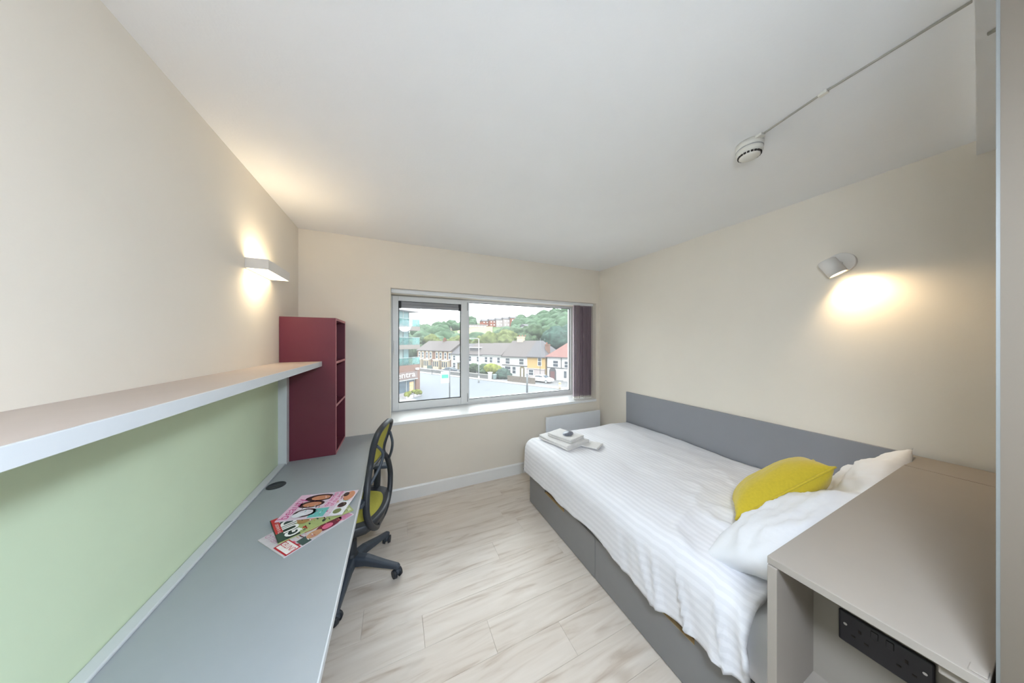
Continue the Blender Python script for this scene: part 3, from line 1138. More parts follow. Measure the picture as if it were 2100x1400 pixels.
# ================================================================== BEDSIDE UNIT
UZ = .946
un = thing('bedside_unit', 'tall grey bedside unit with an open niche beside the pillows', 'cabinet', (1.7, .22, 0))
UY0, UY1 = PY + .008, .372
bm = new()
bxo('top_panel', (.955, 2.265, UY0, UY1, UZ - .02, UZ), M_UNIT, un, bevel=.0012)
bxo('rear_top_strip', (2.270, RX - .022, UY0, UY1 + .018, UZ - .02, UZ), M_UNIT, un, bevel=.0012)
bxo('side_panel', (.95, RX - .022, UY1 - .022, UY1 - .002, 0, UZ - .021), M_UNIT, un, bevel=.0012)
bxo('side_panel', (.958, RX - .022, UY0, UY0 + .018, 0, UZ - .021), M_UNIT, un)
bp_ = bxo('back_panel', (1.18, 1.196, UY0 + .018, UY1 - .022, 0, UZ - .021), M_UNIT, un)
bxo('niche_shelf', (.97, 1.18, UY0 + .018, UY1 - .022, .51, .53), M_UNIT, un)
bxo('support_block', (.97, 1.06, UY0 + .018, UY0 + .05, UZ - .046, UZ - .021), M_UNIT, un, bevel=.003)
bxo('hinge_plate', (.962, .985, UY0 + .002, UY0 + .02, UZ, UZ + .003), M_UNIT, un, bevel=.001)
# double socket
so_ = thing('double_socket', 'black double wall socket inside the bedside niche', 'socket', (1.18, .224, .735))
bm = new()
box(bm, 1.170, 1.1799, .150, .298, .692, .778)
pl = obj('face_plate', bm, M_SOCK, so_, bevel=.004, seg=3)
for yc in (.26, .188):
    for dy, dz, w_, h_ in ((0, .018, .005, .008), (-.011, -.004, .007, .004), (.011, -.004, .007, .004)):
        bxo('pin_hole', (1.1692, 1.1702, yc + dy - w_ / 2, yc + dy + w_ / 2, .735 + dz - h_ / 2 - .008, .735 + dz + h_ / 2 - .008), M_DARK, pl)
for yc in (.285, .163):
    b = new(); cyl(b, (1.1688, yc, .745), (1.1702, yc, .745), .0035, seg=12)
    obj('plate_screw', b, M_SCREW, pl)
for yc in (.236, .212):
    bxo('rocker_switch', (1.1675, 1.1702, yc - .006, yc + .006, .752, .770), M_SOCK, pl, bevel=.001)

# ================================================================== SPOT LAMP
sl = thing('wall_spotlight', 'white cylinder spotlight on the wall above the bed head', 'lamp', (RX, .635, 2.03))
bm = new()
cyl(bm, (RX - .028, .632, 2.035), (RX - .0005, .632, 2.035), .062, seg=40)
obj('wall_plate', bm, M_LAMPW, sl, bevel=.003)
bm = new()
cyl(bm, (RX - .06, .636, 2.03), (RX - .028, .634, 2.033), .014, seg=16)
obj('swivel_arm', bm, M_LAMPW, sl)
ax = Vector((.06, -.42, -.80)).normalized()
c0 = Vector((RX - .075, .662, 2.028))
bm = new()
A_ = c0 - ax * .03; B_ = c0 + ax * .075
q_ = ax.to_track_quat('Z', 'Y').to_matrix().to_4x4()
lathe(bm, [(0, -.03), (.036, -.03), (.041, -.025), (.041, .075), (.037, .075), (.037, .045), (0, .045)], 36, Matrix.Translation(c0) @ q_)
obj('lamp_head', bm, M_LAMPW, sl)
bm = new()
lathe(bm, [(0, .066), (.0365, .066), (.0365, .07), (0, .07)], 32, Matrix.Translation(c0) @ q_)
obj('lens', bm, M_GLOW, sl)
sd = bpy.data.lights.new('spot_light', 'SPOT')
sd.energy = 11
sd.color = (1.0, .76, .46)
sd.spot_size = math.radians(140)
sd.spot_blend = 1.0
sd.shadow_soft_size = .035
sob = bpy.data.objects.new('spot_light', sd)
COL.objects.link(sob)
sob.parent = sl
sob.location = mw(sl).inverted() @ (c0 + ax * .085)
sob.rotation_euler = ax.to_track_quat('-Z', 'Y').to_euler()

# ================================================================== CEILING FITTINGS
sm = thing('smoke_detector', 'round ivory smoke detector on the ceiling', 'smoke detector', (1.565, .675, CZ))
Mz = Matrix.Translation((1.565, .675, CZ)) @ Matrix.Diagonal((1, 1, -1, 1))
bm = new()
lathe(bm, [(0, .0005), (.052, .0005), (.052, .026), (.05, .028), (0, .028)], 40, Mz)
obj('base', bm, M_PLASW, sm)
bm = new()
lathe(bm, [(0, .028), (.047, .028), (.05, .031), (.05, .046), (.046, .054), (.04, .056), (.04, .064), (.034, .069), (0, .070)], 40, Mz)
hd = obj('sensor_head', bm, M_PLASW, sm)
for k in range(20):
    bm = new()
    a = 2 * PI * k / 20
    R = Mz @ Matrix.Rotation(a, 4, 'Z')
    box(bm, .0395, .0445, -.0045, .0045, .0555, .0625, R)
    obj('vent_slot', bm, M_DARK, hd)
bm = new()
lathe(bm, [(.0495, .029), (.0512, .0295), (.0512, .031), (.0495, .0315)], 40, Mz)
obj('seam_ring', bm, M_CASS, hd)

cd = thing('ceiling_conduit', 'thin cable trunking in shadow grey running along the ceiling to the smoke detector', 'trunking', (1.50, .3, CZ))
M_TRUNK = mat('shadow_grey_trunking', (168, 164, 154), .5, var=.03)  # grey stands in for the dark shadow line along the trunking
def conduit(p0, p1, z, w, name, m, h):
    d = Vector((p1[0] - p0[0], p1[1] - p0[1], 0)); L = d.length; a = math.atan2(d.y, d.x)
    R = Matrix.Translation((p0[0], p0[1], 0)) @ Matrix.Rotation(a, 4, 'Z')
    b = new(); box(b, 0, L, -w / 2, w / 2, z - h, z - .0005, R)
    return obj(name, b, m, cd, bevel=.001)
conduit((1.545, .63), (1.501, .425), CZ, .006, 'trunking_length', M_TRUNK, .007)
conduit((1.499, .413), (1.478, .135), CZ, .006, 'trunking_length', M_TRUNK, .007)
conduit((1.5025, .431), (1.4985, .407), CZ, .018, 'joint_cover', M_PLASW, .011)
conduit((1.545, .645), (1.54, .612), CZ, .03, 'entry_box', M_PLASW, .012)
conduit((1.5565, .121), (1.551, .07), CZ - .07, .008, 'trunking_length', M_TRUNK, .008)

# opal globe pendant, added unseen above the viewer to brighten the room
PLX, PLY, PLZ = .18, -.14, 1.92
cl = thing('added_fill_pendant', 'added opal globe fill lamp hanging unseen behind the camera', 'lamp', (PLX, PLY, CZ))
Mc = Matrix.Translation((PLX, PLY, CZ)) @ Matrix.Diagonal((1, 1, -1, 1))
bm = new()
lathe(bm, [(0, .0005), (.05, .0005), (.05, .018), (.04, .026), (0, .026)], 32, Mc)
obj('ceiling_rose', bm, M_WHITE, cl)
bm = new()
cyl(bm, (PLX, PLY, PLZ + .16), (PLX, PLY, CZ - .024), .003, seg=8)
obj('flex', bm, M_WHITE, cl)
bm = new()
cyl(bm, (PLX, PLY, PLZ + .125), (PLX, PLY, PLZ + .17), .03, .022, seg=20)
obj('lamp_holder', bm, M_WHITE, cl)
bm = new()
lathe(bm, [(.14 * math.sin(PI * k / 20), PLZ + .14 * math.cos(PI * k / 20)) for k in range(12, 20)] + [(0, PLZ - .14)], 40, Matrix.Translation((PLX, PLY, 0)))
obj('lower_fill_globe', bm, M_GLOWB, cl)
bm = new()
lathe(bm, [(.14 * math.sin(PI * k / 20), PLZ + .14 * math.cos(PI * k / 20)) for k in range(3, 13)], 40, Matrix.Translation((PLX, PLY, 0)))
obj('dim_upper_fill_globe', bm, mat('dim_fill_globe_glow', (235, 238, 240), .6, emit=(224, 238, 255), estr=LAMP * .06, var=.01), cl)  # upper half dimmed to hold down its light on the ceiling

# ================================================================== OUTSIDE
G = -6.25                     # street level, two floors down
SD = Vector((.5, -.8660254, 0)); TD = Vector((.8660254, .5, 0))
def ST(s, t, z=G):
    return SD * s + TD * t + Vector((0, 0, z))
RZ = math.radians(-60)
M_ROAD = mat('pale_asphalt', (88, 91, 96), .85, .3, var=.05, scale=.6)
M_PAVE = mat('concrete_paving', (128, 126, 122), .85, .3, var=.06, scale=1.5)
M_YARD = mat('tarmac_yard', (96, 95, 95), .9, .2, var=.06, scale=.8)
M_GRASS = mat('hill_grass', (74, 86, 58), .95, .1, var=.18, scale=.05)
M_FIELD = mat('dry_field', (114, 110, 86), .95, .1, var=.12, scale=.06)
M_RW = mat('white_render', (176, 174, 172), .85, .2, var=.03, scale=1.2)
M_RC = mat('cream_render', (168, 155, 134), .85, .2, var=.04, scale=1.2)
M_RY = mat('yellow_render', (162, 134, 88), .85, .2, var=.04, scale=1.0)
M_RP = mat('pale_pink_render', (158, 147, 145), .85, .2, var=.03, scale=1.0)
M_BRK = mat('red_brown_brick', (112, 86, 74), .9, .2, var=.12, scale=6)
M_BRKO = mat('orange_brick', (130, 78, 62), .9, .2, var=.1, scale=.5)
M_RF = mat('grey_brown_tiles', (78, 71, 69), .85, .3, var=.1, scale=2.5)
M_RFD = mat('slate_roof', (75, 72, 74), .85, .3, var=.1, scale=2.5)
M_RFR = mat('red_clay_tiles', (104, 72, 66), .85, .3, var=.1, scale=2.5)
M_PANE = mat('dark_house_pane', (56, 62, 70), .2, .6, var=.1, scale=3)
M_WFR = mat('white_house_frame', (190, 190, 188), .6, var=.02)
M_DOOR = mat('maroon_house_door', (88, 48, 48), .5, var=.05)
M_DOORB = mat('brown_house_door', (92, 80, 52), .5, var=.05)
M_GUT = mat('dark_gutter', (58, 55, 57), .6, var=.05)
M_STONE = mat('rubble_stone', (98, 88, 79), .9, .2, var=.3, scale=2.5, bump=.6, bscale=3)
M_POST = mat('grey_steel_post', (76, 79, 80), .5, var=.05)
M_POSTW = mat('pale_steel_post', (150, 151, 151), .5, var=.04)
M_LEAF1 = mat('dark_foliage', (54, 67, 48), .95, .1, var=.45, scale=.9, bump=1.0, bscale=2.2)
M_LEAF2 = mat('olive_foliage', (76, 82, 48), .95, .1, var=.4, scale=.9, bump=1.0, bscale=2.2)
M_LEAF3 = mat('blue_green_foliage', (50, 67, 59), .95, .1, var=.45, scale=.9, bump=1.0, bscale=2.2)
M_LEAFY = mat('lime_hedge', (94, 98, 42), .95, .1, var=.35, scale=2.0, bump=1.0, bscale=4)
M_WOOD = mat('hillside_foliage', (62, 78, 60), .95, .1, var=.4, scale=.25, bump=1.0, bscale=.7)
M_BARK = mat('bark', (80, 70, 60), .9, var=.2, scale=8)
M_CARW = mat('white_car_paint', (232, 234, 236), .25, .6, var=.02, coat=.5)
M_CARD = mat('dark_car_paint', (58, 64, 74), .25, .6, var=.03, coat=.5)
M_CARG = mat('car_glass', (60, 70, 78), .1, .7, var=.04)
M_TYRE = mat('tyre_rubber', (40, 40, 42), .8, var=.05)

def sstruct(name, quad, z0, z1, m, label):
    b = new(); prism(b, [(ST(s, t).x, ST(s, t).y) for s, t in quad], z0, z1)
    return struct(name, b, m, label)
sstruct('ground', [(-160, -40), (40, -40), (40, 75), (-160, 75)], G - .6, G - .12, M_YARD, 'tarmac ground outside')
sstruct('road', [(-160, 16), (30, 16), (30, 38.7), (-160, 38.7)], G - .12, G - .02, M_ROAD, 'wide pale road outside the window')
sstruct('pavement_far', [(-160, 38.7), (30, 38.7), (30, 40.4), (-160, 40.4)], G - .12, G + .08, M_PAVE, 'pale pavement in front of the houses')
sstruct('pavement_near', [(-60, -30), (10, -30), (10, 14), (-31, 20.4), (-60, 20)], G - .12, G + .08, M_PAVE, 'pale forecourt below the window')
sstruct('garden_ground', [(-160, 40.4), (30, 40.4), (30, 48), (-160, 48)], G - .12, G + .03, M_YARD, 'grey front yards of the houses')

# hill
HA = [(-.3, 11), (.0, 12), (.076, 13.5), (.229, 20), (.277, 25), (.34, 25), (.42, 24), (.49, 25), (.565, 26), (.64, 33), (.75, 37), (1.1, 44), (2.0, 44)]
def hcrest(a):
    for (a0, h0), (a1, h1) in zip(HA, HA[1:]):
        if a <= a1:
            return h0 + (h1 - h0) * max(0, (a - a0) / (a1 - a0))
    return HA[-1][1]
def hill_z(x, y_):
    d = math.hypot(x, y_)
    k = min(1.0, max(0.0, (d - 78) / 240))
    return G - .3 + (hcrest(x / max(y_, 1)) - G) * (k ** 1.15) + 1.2 * k * fbm(x * .02, y_ * .02, 4)
b = new(); gg = []
for i in range(61):
    a = -.35 + 2.0 * i / 60
    gg.append([b.verts.new((a * yy_, yy_, hill_z(a * yy_, yy_))) for yy_ in [62 + 300 * (j / 30) ** 1.3 for j in range(31)]])
for i in range(60):
    for j in range(30):
        f = b.faces.new((gg[i][j], gg[i + 1][j], gg[i + 1][j + 1], gg[i][j + 1])); f.smooth = True
struct('hill', b, M_GRASS, 'green wooded hillside behind the houses')
b = new(); gg = []
for i in range(13):
    a = .215 + .145 * i / 12
    gg.append([b.verts.new((a * yy_, yy_, hill_z(a * yy_, yy_) + .8)) for yy_ in [160 + 85 * j / 10 for j in range(11)]])
for i in range(12):
    for j in range(10):
        f = b.faces.new((gg[i][j], gg[i + 1][j], gg[i + 1][j + 1], gg[i][j + 1])); f.smooth = True
struct('field', b, M_FIELD, 'dry yellow field on the hillside')

def blob(b, c, r, sub=2, seed=0.0, amp=.28, squash=.85):
    res = bmesh.ops.create_icosphere(b, subdivisions=sub, radius=1.0)
    c = Vector(c)
    for v in res['verts']:
        n_ = v.co.normalized()
        k = 1 + amp * noise.fractal(n_ * 2.3 + Vector((seed, seed * .7, 0)), 1.0, 2.0, 3) + amp * .5 * noise.noise(n_ * 7 + Vector((seed, 0, 0)))
        v.co = c + Vector((n_.x * r * k, n_.y * r * k, n_.z * r * k * squash))
        for f in v.link_faces:
            f.smooth = True

wr = random.Random(11)
b = new()
cnt = 0
while cnt < 330:
    a = wr.uniform(.02, .85)
    yy_ = wr.uniform(105, 315)
    if a < .42 and yy_ > 130 and not (yy_ < 150 or wr.random() < .22):
        continue
    if .2 < a < .38 and 130 < yy_ < 240:
        continue
    if .28 < a < .47 and yy_ > 185:
        continue
    if .66 < a < .80 and 205 < yy_ < 262:
        continue
    x = a * yy_
    r = wr.uniform(3.0, 5.5) * (.8 + yy_ / 400)
    blob(b, (x, yy_, hill_z(x, yy_) + r * .55), r, 2, wr.uniform(0, 50), .3)
    cnt += 1
wo = obj('hillside_woodland', b, M_WOOD)
wo['kind'] = 'stuff'
tag(wo, 'dense green woodland covering the hillside', 'woodland')

def tree(label, x, y_, top, r, m, seed, n=9, base=None, name='tree'):
    zb = hill_z(x, y_) if math.hypot(x, y_) > 78 else G
    zb = zb if base is None else base
    t = thing(name, label, 'tree', (x, y_, zb), group='trees behind the houses')
    rr = random.Random(seed)
    b = new()
    h = top - zb
    for k in range(n):
        a = rr.uniform(0, 2 * PI); q = rr.uniform(.2, .75)
        f = rr.uniform(-.5, .62)
        rad = r * rr.uniform(.42, .62)
        blob(b, (x + math.cos(a) * r * q * (1 - .4 * max(f, 0)), y_ + math.sin(a) * r * q, top - r * .75 + f * r * .75 - rad * .25), rad, 3, rr.uniform(0, 90), .34)
    obj('crown', b, m, t)
    b = new(); cyl(b, (x, y_, zb - .4), (x, y_, top - r), r * .09, r * .05, 8)
    obj('trunk', b, M_BARK, t)
tree('olive green tree whose crown shows above the white terrace roofs', 27.5, 80, 4.2, 6.0, M_LEAF2, 1)
tree('large dark tree directly behind the stone chimney', 38.5, 84, 7.6, 7.5, M_LEAF1, 2, 12)
tree('broad mid-green tree left of the stone chimney', 32.0, 78, 5.8, 5.2, M_LEAF2, 3)
tree('tall dark tree above the hipped roof of the yellow house', 46.0, 82, 7.4, 7.0, M_LEAF1, 4, 12)
tree('big blue-green tree between the yellow house and red roof', 49.0, 72, 6.4, 7.0, M_LEAF3, 5, 14)
tree('blue-green tree rising behind the red roof', 57.0, 76, 7.2, 7.5, M_LEAF3, 6, 12)
tree('pale green tree half hidden by the blind at the window edge', 66.0, 80, 8.2, 7.0, M_LEAF1, 7, 10)
tree('small bushy tree behind the brick terrace chimney', 14.0, 96, 4.2, 5.0, M_LEAF2, 8, 8)
tree('light green tree above the right end of the brick terrace', 20.5, 92, 4.6, 5.2, M_LEAF2, 9, 8)
tree('round grey-green tree beside the balcony block', 8.6, 98, 3.4, 4.4, M_LEAF1, 10, 7)

# ---------------------------------------------------------------- houses
def bxl(name, dims, m, parent, bevel=0.0):
    b = new(); box(b, *dims)
    return obj(name, b, m, parent, world=False, bevel=bevel)

def window(parent, s, z, w_, h_, y_=0.0, bars=True, m=None):
    """house window: white frame with a dark pane, on the front wall plane y_"""
    b = new()
    box(b, s - w_ / 2 - .09, s + w_ / 2 + .09, y_ - .06, y_ - .001, z - .1, z)
    box(b, s - w_ / 2 - .09, s - w_ / 2, y_ - .05, y_ - .001, z, z + h_)
    box(b, s + w_ / 2, s + w_ / 2 + .09, y_ - .05, y_ - .001, z, z + h_)
    box(b, s - w_ / 2 - .09, s + w_ / 2 + .09, y_ - .05, y_ - .001, z + h_, z + h_ + .09)
    if bars:
        box(b, s - w_ / 2, s + w_ / 2, y_ - .045, y_ - .001, z + h_ * .48, z + h_ * .54)
    o = obj('window', b, M_WFR, parent, world=False)
    bxl('pane', (s - w_ / 2, s + w_ / 2, y_ - .03, y_ - .001, z, z + h_), m or M_PANE, o)
    return o

def roof_bm(w_, dep, ze, zr, hl=0.0, hr=0.0, over=.35):
    b = new()
    y0, y1, yc = -over, dep + over, dep / 2
    x0, x1 = -(.05 if hl == 0 else over), w_ + (.05 if hr == 0 else over)
    v = [b.verts.new(p) for p in ((x0, y0, ze), (x1, y0, ze), (x1, y1, ze), (x0, y1, ze), (x0 + hl, yc, zr), (x1 - hr, yc, zr))]
    lo = [b.verts.new((p.co.x, p.co.y, ze - .12)) for p in v[:4]]
    for q in ((0, 1, 5, 4), (1, 2, 5), (2, 3, 4, 5), (3, 0, 4)):
        b.faces.new([v[i] for i in q])
    for i in range(4):
        b.faces.new((lo[i], lo[(i + 1) % 4], v[(i + 1) % 4], v[i]))
    b.faces.new(lo[::-1])
    return b

def house(name, label, s0, s1, t0, dep, ze, zr, wall, roof, hl=0.0, hr=0.0, group=None):
    """local x along the street, y away from it, z up from the street"""
    p = ST(s0, t0)
    h = thing(name, label, 'house', p, RZ, group)
    W = s1 - s0
    bxl('wall', (0, W, 0, dep, -.2, ze - .1 - G), wall, h)
    obj('roof', roof_bm(W, dep, ze - G, zr - G, hl, hr), roof, h, world=False)
    bxl('gutter', (-.05, W + .05, -.45, -.33, ze - .16 - G, ze - .02 - G), M_GUT, h)
    return h

def chimney(h, x, y_, z0, z1, w_=1.0, d_=.7, m=None, pots=2):
    c = bxl('chimney', (x - w_ / 2, x + w_ / 2, y_ - d_ / 2, y_ + d_ / 2, z0 - G, z1 - G), m or M_RC, h)
    bxl('chimney_cap', (x - w_ / 2 - .1, x + w_ / 2 + .1, y_ - d_ / 2 - .1, y_ + d_ / 2 + .1, z1 - G - .25, z1 - G - .1), m or M_RC, c)
    for k in range(pots):
        b = new(); cyl(b, (x - w_ * .25 + k * w_ * .5, y_, z1 - G), (x - w_ * .25 + k * w_ * .5, y_, z1 - G + .35), .13, .11, 10)
        obj('chimney_pot', b, M_BRKO, c, world=False)

# brick terrace, two houses
for k, (sa, sb, lab) in enumerate(((-70.5, -62.2, 'brick terraced house with cream bays next to the balcony block'),
                                   (-62.2, -54.9, 'brick terraced house with cream bays, adjoining the white terrace'))):
    h = house('terraced_house', lab, sa, sb, 47.5, 8.5, -1.05, 1.75, M_BRK, M_RF, group='houses across the road')
    W = sb - sa
    for x in (1.3, 3.0, 5.0, 6.8):
        bxl('window_surround', (x - .62, x + .62, -.12, 0, 2.75, 5.0), M_RC, h)
        window(h, x, 3.0, .75, 1.6, -.12, m=M_PANE)
    for x0_ in (.5, 4.3):
        bay = bxl('bay', (x0_, x0_ + 2.5, -.9, 0, -.1, 2.5), M_RC, h)
        bxl('bay_roof', (x0_ - .1, x0_ + 2.6, -1.0, 0, 2.5, 2.68), M_WFR, bay)
        for x in (.45, 1.25, 2.05):
            b = new(); box(b, x0_ + x - .25, x0_ + x + .25, -.93, -.9, .7, 2.2)
            obj('bay_pane', b, M_PANE, bay, world=False)
    bxl('door', (3.3, 4.0, -.06, -.001, .05, 2.2), M_DOORB, h)
    chimney(h, W - .5, 4.2, .9, 2.3, .9, .7, M_BRK)
# white terrace, three houses
defs = ((-54.9, -49.3, 'white terraced house nearest the brick terrace', (1.2, 3.8)), (-49.3, -43.2, 'white terraced house with a pale flat dormer on its roof', (1.6, 4.4)),
        (-43.2, -37.2, 'white terraced house behind the rounded hedge', (1.0, 2.6, 4.9)))
for k, (sa, sb, lab, xs) in enumerate(defs):
    h = house('terraced_house', lab, sa, sb, 47.5, 8.0, -1.75 + .08 * k, 1.0 + .1 * k, M_RW, M_RFD if k < 1 else M_RF, group='houses across the road')
    W = sb - sa
    for x in xs:
        window(h, x, 2.75, .8, 1.25)
        window(h, x, .75, .9, 1.3)
    bxl('door', (W * .5 - .3, W * .5 + .5, -.06, -.001, .05, 2.05), M_DOOR if k == 1 else M_DOORB, h)
    bxl('porch_canopy', (W * .5 - .7, W * .5 + .9, -.7, 0, 2.3, 2.42), M_WFR, h)
    if k == 1:
        d = bxl('dormer', (.6, 3.6, .9, 3.6, 4.7, 6.15), M_RFD, h)
        bxl('dormer_roof', (.5, 3.7, .7, 3.8, 6.15, 6.3), M_WFR, d)
    if k == 2:
        b = new(); box(b, 2.0, 2.8, 1.6, 2.6, 5.62, 5.7)
        obj('skylight', b, M_WFR, h, world=False)
        bxl('fascia', (0, W, -.3, -.2, 4.3, 4.55), M_WFR, h)
# white semi with stone chimney
h = house('semi_detached_house', 'white semi-detached house with the stone chimney, behind the stone wall', -37.2, -30.3, 47.5, 8.4, -1.78, 1.75, M_RW, M_RF, group='houses across the road')
for x in (1.6, 5.4):
    window(h, x, 2.7, 1.15, 1.25)
window(h, 1.6, .6, 1.6, 1.5)
window(h, 3.4, .6, .9, 1.5)
bxl('string_course', (-.02, 6.92, -.1, 0, 2.3, 2.48), M_GUT, h)
b = new()
M_ = Matrix(((1, 0, 0, 0), (0, 0, -1, 0), (0, 1, 0, 0), (0, 0, 0, 1)))
def arch(cx, w_, h_, z0=.05):
    return [(cx - w_ / 2, z0), (cx + w_ / 2, z0), (cx + w_ / 2, z0 + h_ - w_ / 2)] + [(cx + w_ / 2 * math.cos(PI * k / 10), z0 + h_ - w_ / 2 + w_ / 2 * math.sin(PI * k / 10)) for k in range(1, 10)] + [(cx - w_ / 2, z0 + h_ - w_ / 2)]
prism(b, arch(5.6, 1.2, 2.35), .001, .08, M_)
pc = obj('arched_porch', b, M_DOORB, h, world=False)
bxl('door_panel', (5.4, 5.85, -.11, -.08, .05, 1.9), M_WFR, pc)
chimney(h, 2.4, 4.2, 1.2, 2.75, 1.7, .9, M_RC, 3)
bxl('party_parapet', (6.85, 7.05, -.3, 4.2, 4.4, 4.5), M_RP, h)
h = house('semi_detached_house', 'yellow semi-detached house with a hipped roof and pink ground floor', -30.3, -25.9, 47.5, 8.4, -1.7, 1.75, M_RY, M_RFD, hr=3.2, group='houses across the road')
window(h, 3.1, 2.75, .75, 1.6)
lf = bxl('lower_front', (0, 4.4, -.35, 0, -.1, 1.95), M_RP, h)
bxl('lean_to_roof', (-.05, 4.45, -.5, 0, 1.95, 2.08), M_RP, lf)
window(h, 1.2, .65, 1.1, 1.1, -.35)
chimney(h, 3.7, 2.4, -1.3, 1.0, .8, .8, M_BRK, 1)
h = house('detached_house', 'white house with a red clay roof and arched maroon door', -25.4, -15.4, 47.5, 9.0, -1.55, 2.3, M_RW, M_RFR, hl=4.6, hr=3.5, group='houses across the road')
window(h, 1.9, 2.7, 1.1, 1.2)
window(h, 4.4, 2.65, 1.1, 1.2)
window(h, 6.8, 2.65, 1.1, 1.2)
bxl('string_course', (-.02, 10.02, -.1, 0, 2.4, 2.56), M_GUT, h)
bxl('downpipe', (3.1, 3.22, -.12, 0, 2.4, 4.6), M_GUT, h)
b = new(); prism(b, arch(1.25, 1.5, 2.45), .001, .1, M_)
pc = obj('arched_porch', b, M_GUT, h, world=False)
bxl('door_panel', (.78, 1.72, -.13, -.1, .05, 1.75), M_DOOR, pc)
bay = bxl('bay', (3.9, 6.2, -.7, 0, -.1, 2.3), M_RW, h)
for x in (4.3, 5.05, 5.8):
    bxl('bay_pane', (x - .27, x + .27, -.73, -.7, .7, 2.0), M_PANE, bay)
bxl('bay_roof', (3.8, 6.3, -.8, 0, 2.2, 2.35), M_WFR, bay)
window(h, 7.6, .7, 1.0, 1.3)

# ---------------------------------------------------------------- walls, hedges and posts
def stone_wall(name, label, sa, sb, t0, z1, m, w_=.35, cap=None, course=True):
    p = ST((sa + sb) / 2, t0)
    o = thing(name, label, 'wall', p, RZ)
    L = sb - sa
    bxl('wall_core', (-L / 2, L / 2, -w_ / 2, w_ / 2, -.1, z1), m, o)
    if course:
        rr = random.Random(int(abs(sa) * 10))
        shared = []
        for k in range(5):
            b = new(); box(b, -.5, .5, -.5, .5, -.5, .5)
            for v in b.verts:
                v.co += Vector((rr.uniform(-.09, .09), 0, rr.uniform(-.09, .09)))
            me = bpy.data.meshes.new('stone'); b.to_mesh(me); b.free(); me.materials.append(m)
            shared.append(me)
        z = .0
        while z < z1 - .1:
            hh = rr.uniform(.22, .34)
            x = -L / 2
            while x < L / 2 - .1:
                ww = min(rr.uniform(.35, .75), L / 2 - x)
                q = bpy.data.objects.new('stone', shared[rr.randrange(5)])
                COL.objects.link(q); q.parent = o
                q.location = (x + ww / 2, -w_ / 2 - .01, z + hh / 2)
                q.scale = (ww * .94, rr.uniform(.06, .14), min(hh, z1 - z) * .92)
                x += ww
            z += hh
    if cap:
        bxl('coping', (-L / 2 - .05, L / 2 + .05, -w_ / 2 - .05, w_ / 2 + .05, z1, z1 + .1), cap, o)
    return o
stone_wall('garden_wall', 'rubble stone garden wall in front of the white semi', -30.3, -24.2, 40.5, 1.15, M_STONE)
stone_wall('garden_wall', 'low grey rendered wall in front of the hedge', -40.8, -35.3, 40.5, .85, M_YARD, course=False, cap=M_PAVE)
stone_wall('garden_wall', 'long low wall with white coping before the brick terrace', -66, -43.0, 40.5, .8, M_YARD, course=False, cap=M_RW)
gp = thing('gate_pillar', 'white gate pillar beside the rounded hedge', 'pillar', ST(-34.9, 40.5), RZ)
bxl('shaft', (-.3, .3, -.3, .3, -.1, 1.35), M_RW, gp)
bxl('capstone', (-.38, .38, -.38, .38, 1.35, 1.5), M_RW, gp)
wb = thing('wheelie_bin', 'grey wheelie bin next to the white gate pillar', 'bin', ST(-34.0, 40.9), RZ)
b = new(); prism(b, [(-.28, -.3), (.28, -.3), (.28, .3), (-.28, .3)], .1, 1.0)
for v in b.verts:
    if v.co.z < .5:
        v.co.x *= .8; v.co.y *= .8
obj('body', b, mat('bin_plastic', (108, 124, 124), .5, var=.05), wb, world=False)
bxl('lid', (-.3, .3, -.36, .33, 1.0, 1.08), mat('bin_lid', (150, 164, 162), .5, var=.05), wb)
for x in (-.25, .25):
    b = new(); cyl(b, (x - .03, .25, .12), (x + .03, .25, .12), .12, seg=12)
    obj('wheel', b, M_TYRE, wb, world=False)

def hedge(label, s, t, sx, sy, h, m, seed, n=12):
    p = ST(s, t)
    rr = random.Random(seed)
    b = new()
    for k in range(n):
        r = h * rr.uniform(.32, .48)
        blob(b, (rr.uniform(-sx, sx), rr.uniform(-sy, sy), rr.uniform(.3, .72) * h), r, 3, rr.uniform(0, 99), .32)
    o = obj('hedge', b, m, world=False)
    o.location = p; o.rotation_euler = (0, 0, RZ)
    tag(o, label, 'hedge', 'front garden hedges')
hedge('rounded dark green hedge behind the low grey wall', -38.2, 42.9, 1.6, .6, 2.6, M_LEAF1, 21)
hedge('bright yellow-green bush in the middle of the hedges', -35.9, 42.9, .9, .5, 2.7, M_LEAFY, 22, 9)
hedge('blue-green shrub next to the gate pillar', -33.3, 42.7, .8, .5, 2.3, M_LEAF3, 23, 9)
hedge('small dark shrub against the white terrace wall', -44.8, 45.8, .5, .4, 2.3, M_LEAF1, 24, 7)

def street_lamp(label, x, y_, ztop, arm, m, r0=.11):
    o = thing('street_lamp', label, 'street lamp', (x, y_, G))
    b = new(); cyl(b, (x, y_, G), (x, y_, ztop), r0, r0 * .64, 12)
    obj('pole', b, m, o)
    b = new(); cyl(b, (x, y_, G), (x, y_, G + 1.2), r0 * 1.45, r0 * 1.36, 12)
    obj('base_sleeve', b, m, o)
    if arm:
        b = new(); tube(b, [(x, y_, ztop - .05), (x - .5, y_ - .1, ztop + .02), (x + arm, y_ - .3, ztop + .03)], .05, seg=8)
        obj('arm', b, m, o)
        b = new(); box(b, x + arm - .5, x + arm + .2, y_ - .45, y_ - .15, ztop - .06, ztop + .08)
        obj('lantern', b, m, o)
street_lamp('tall pale street lamp with an arm reaching left over the road', 14.32, 47.5, 2.1, -1.8, M_POSTW)
street_lamp('tall thin lamp standard in front of the yellow house', 25.9, 44.3, 2.2, 0, M_POST, .06)
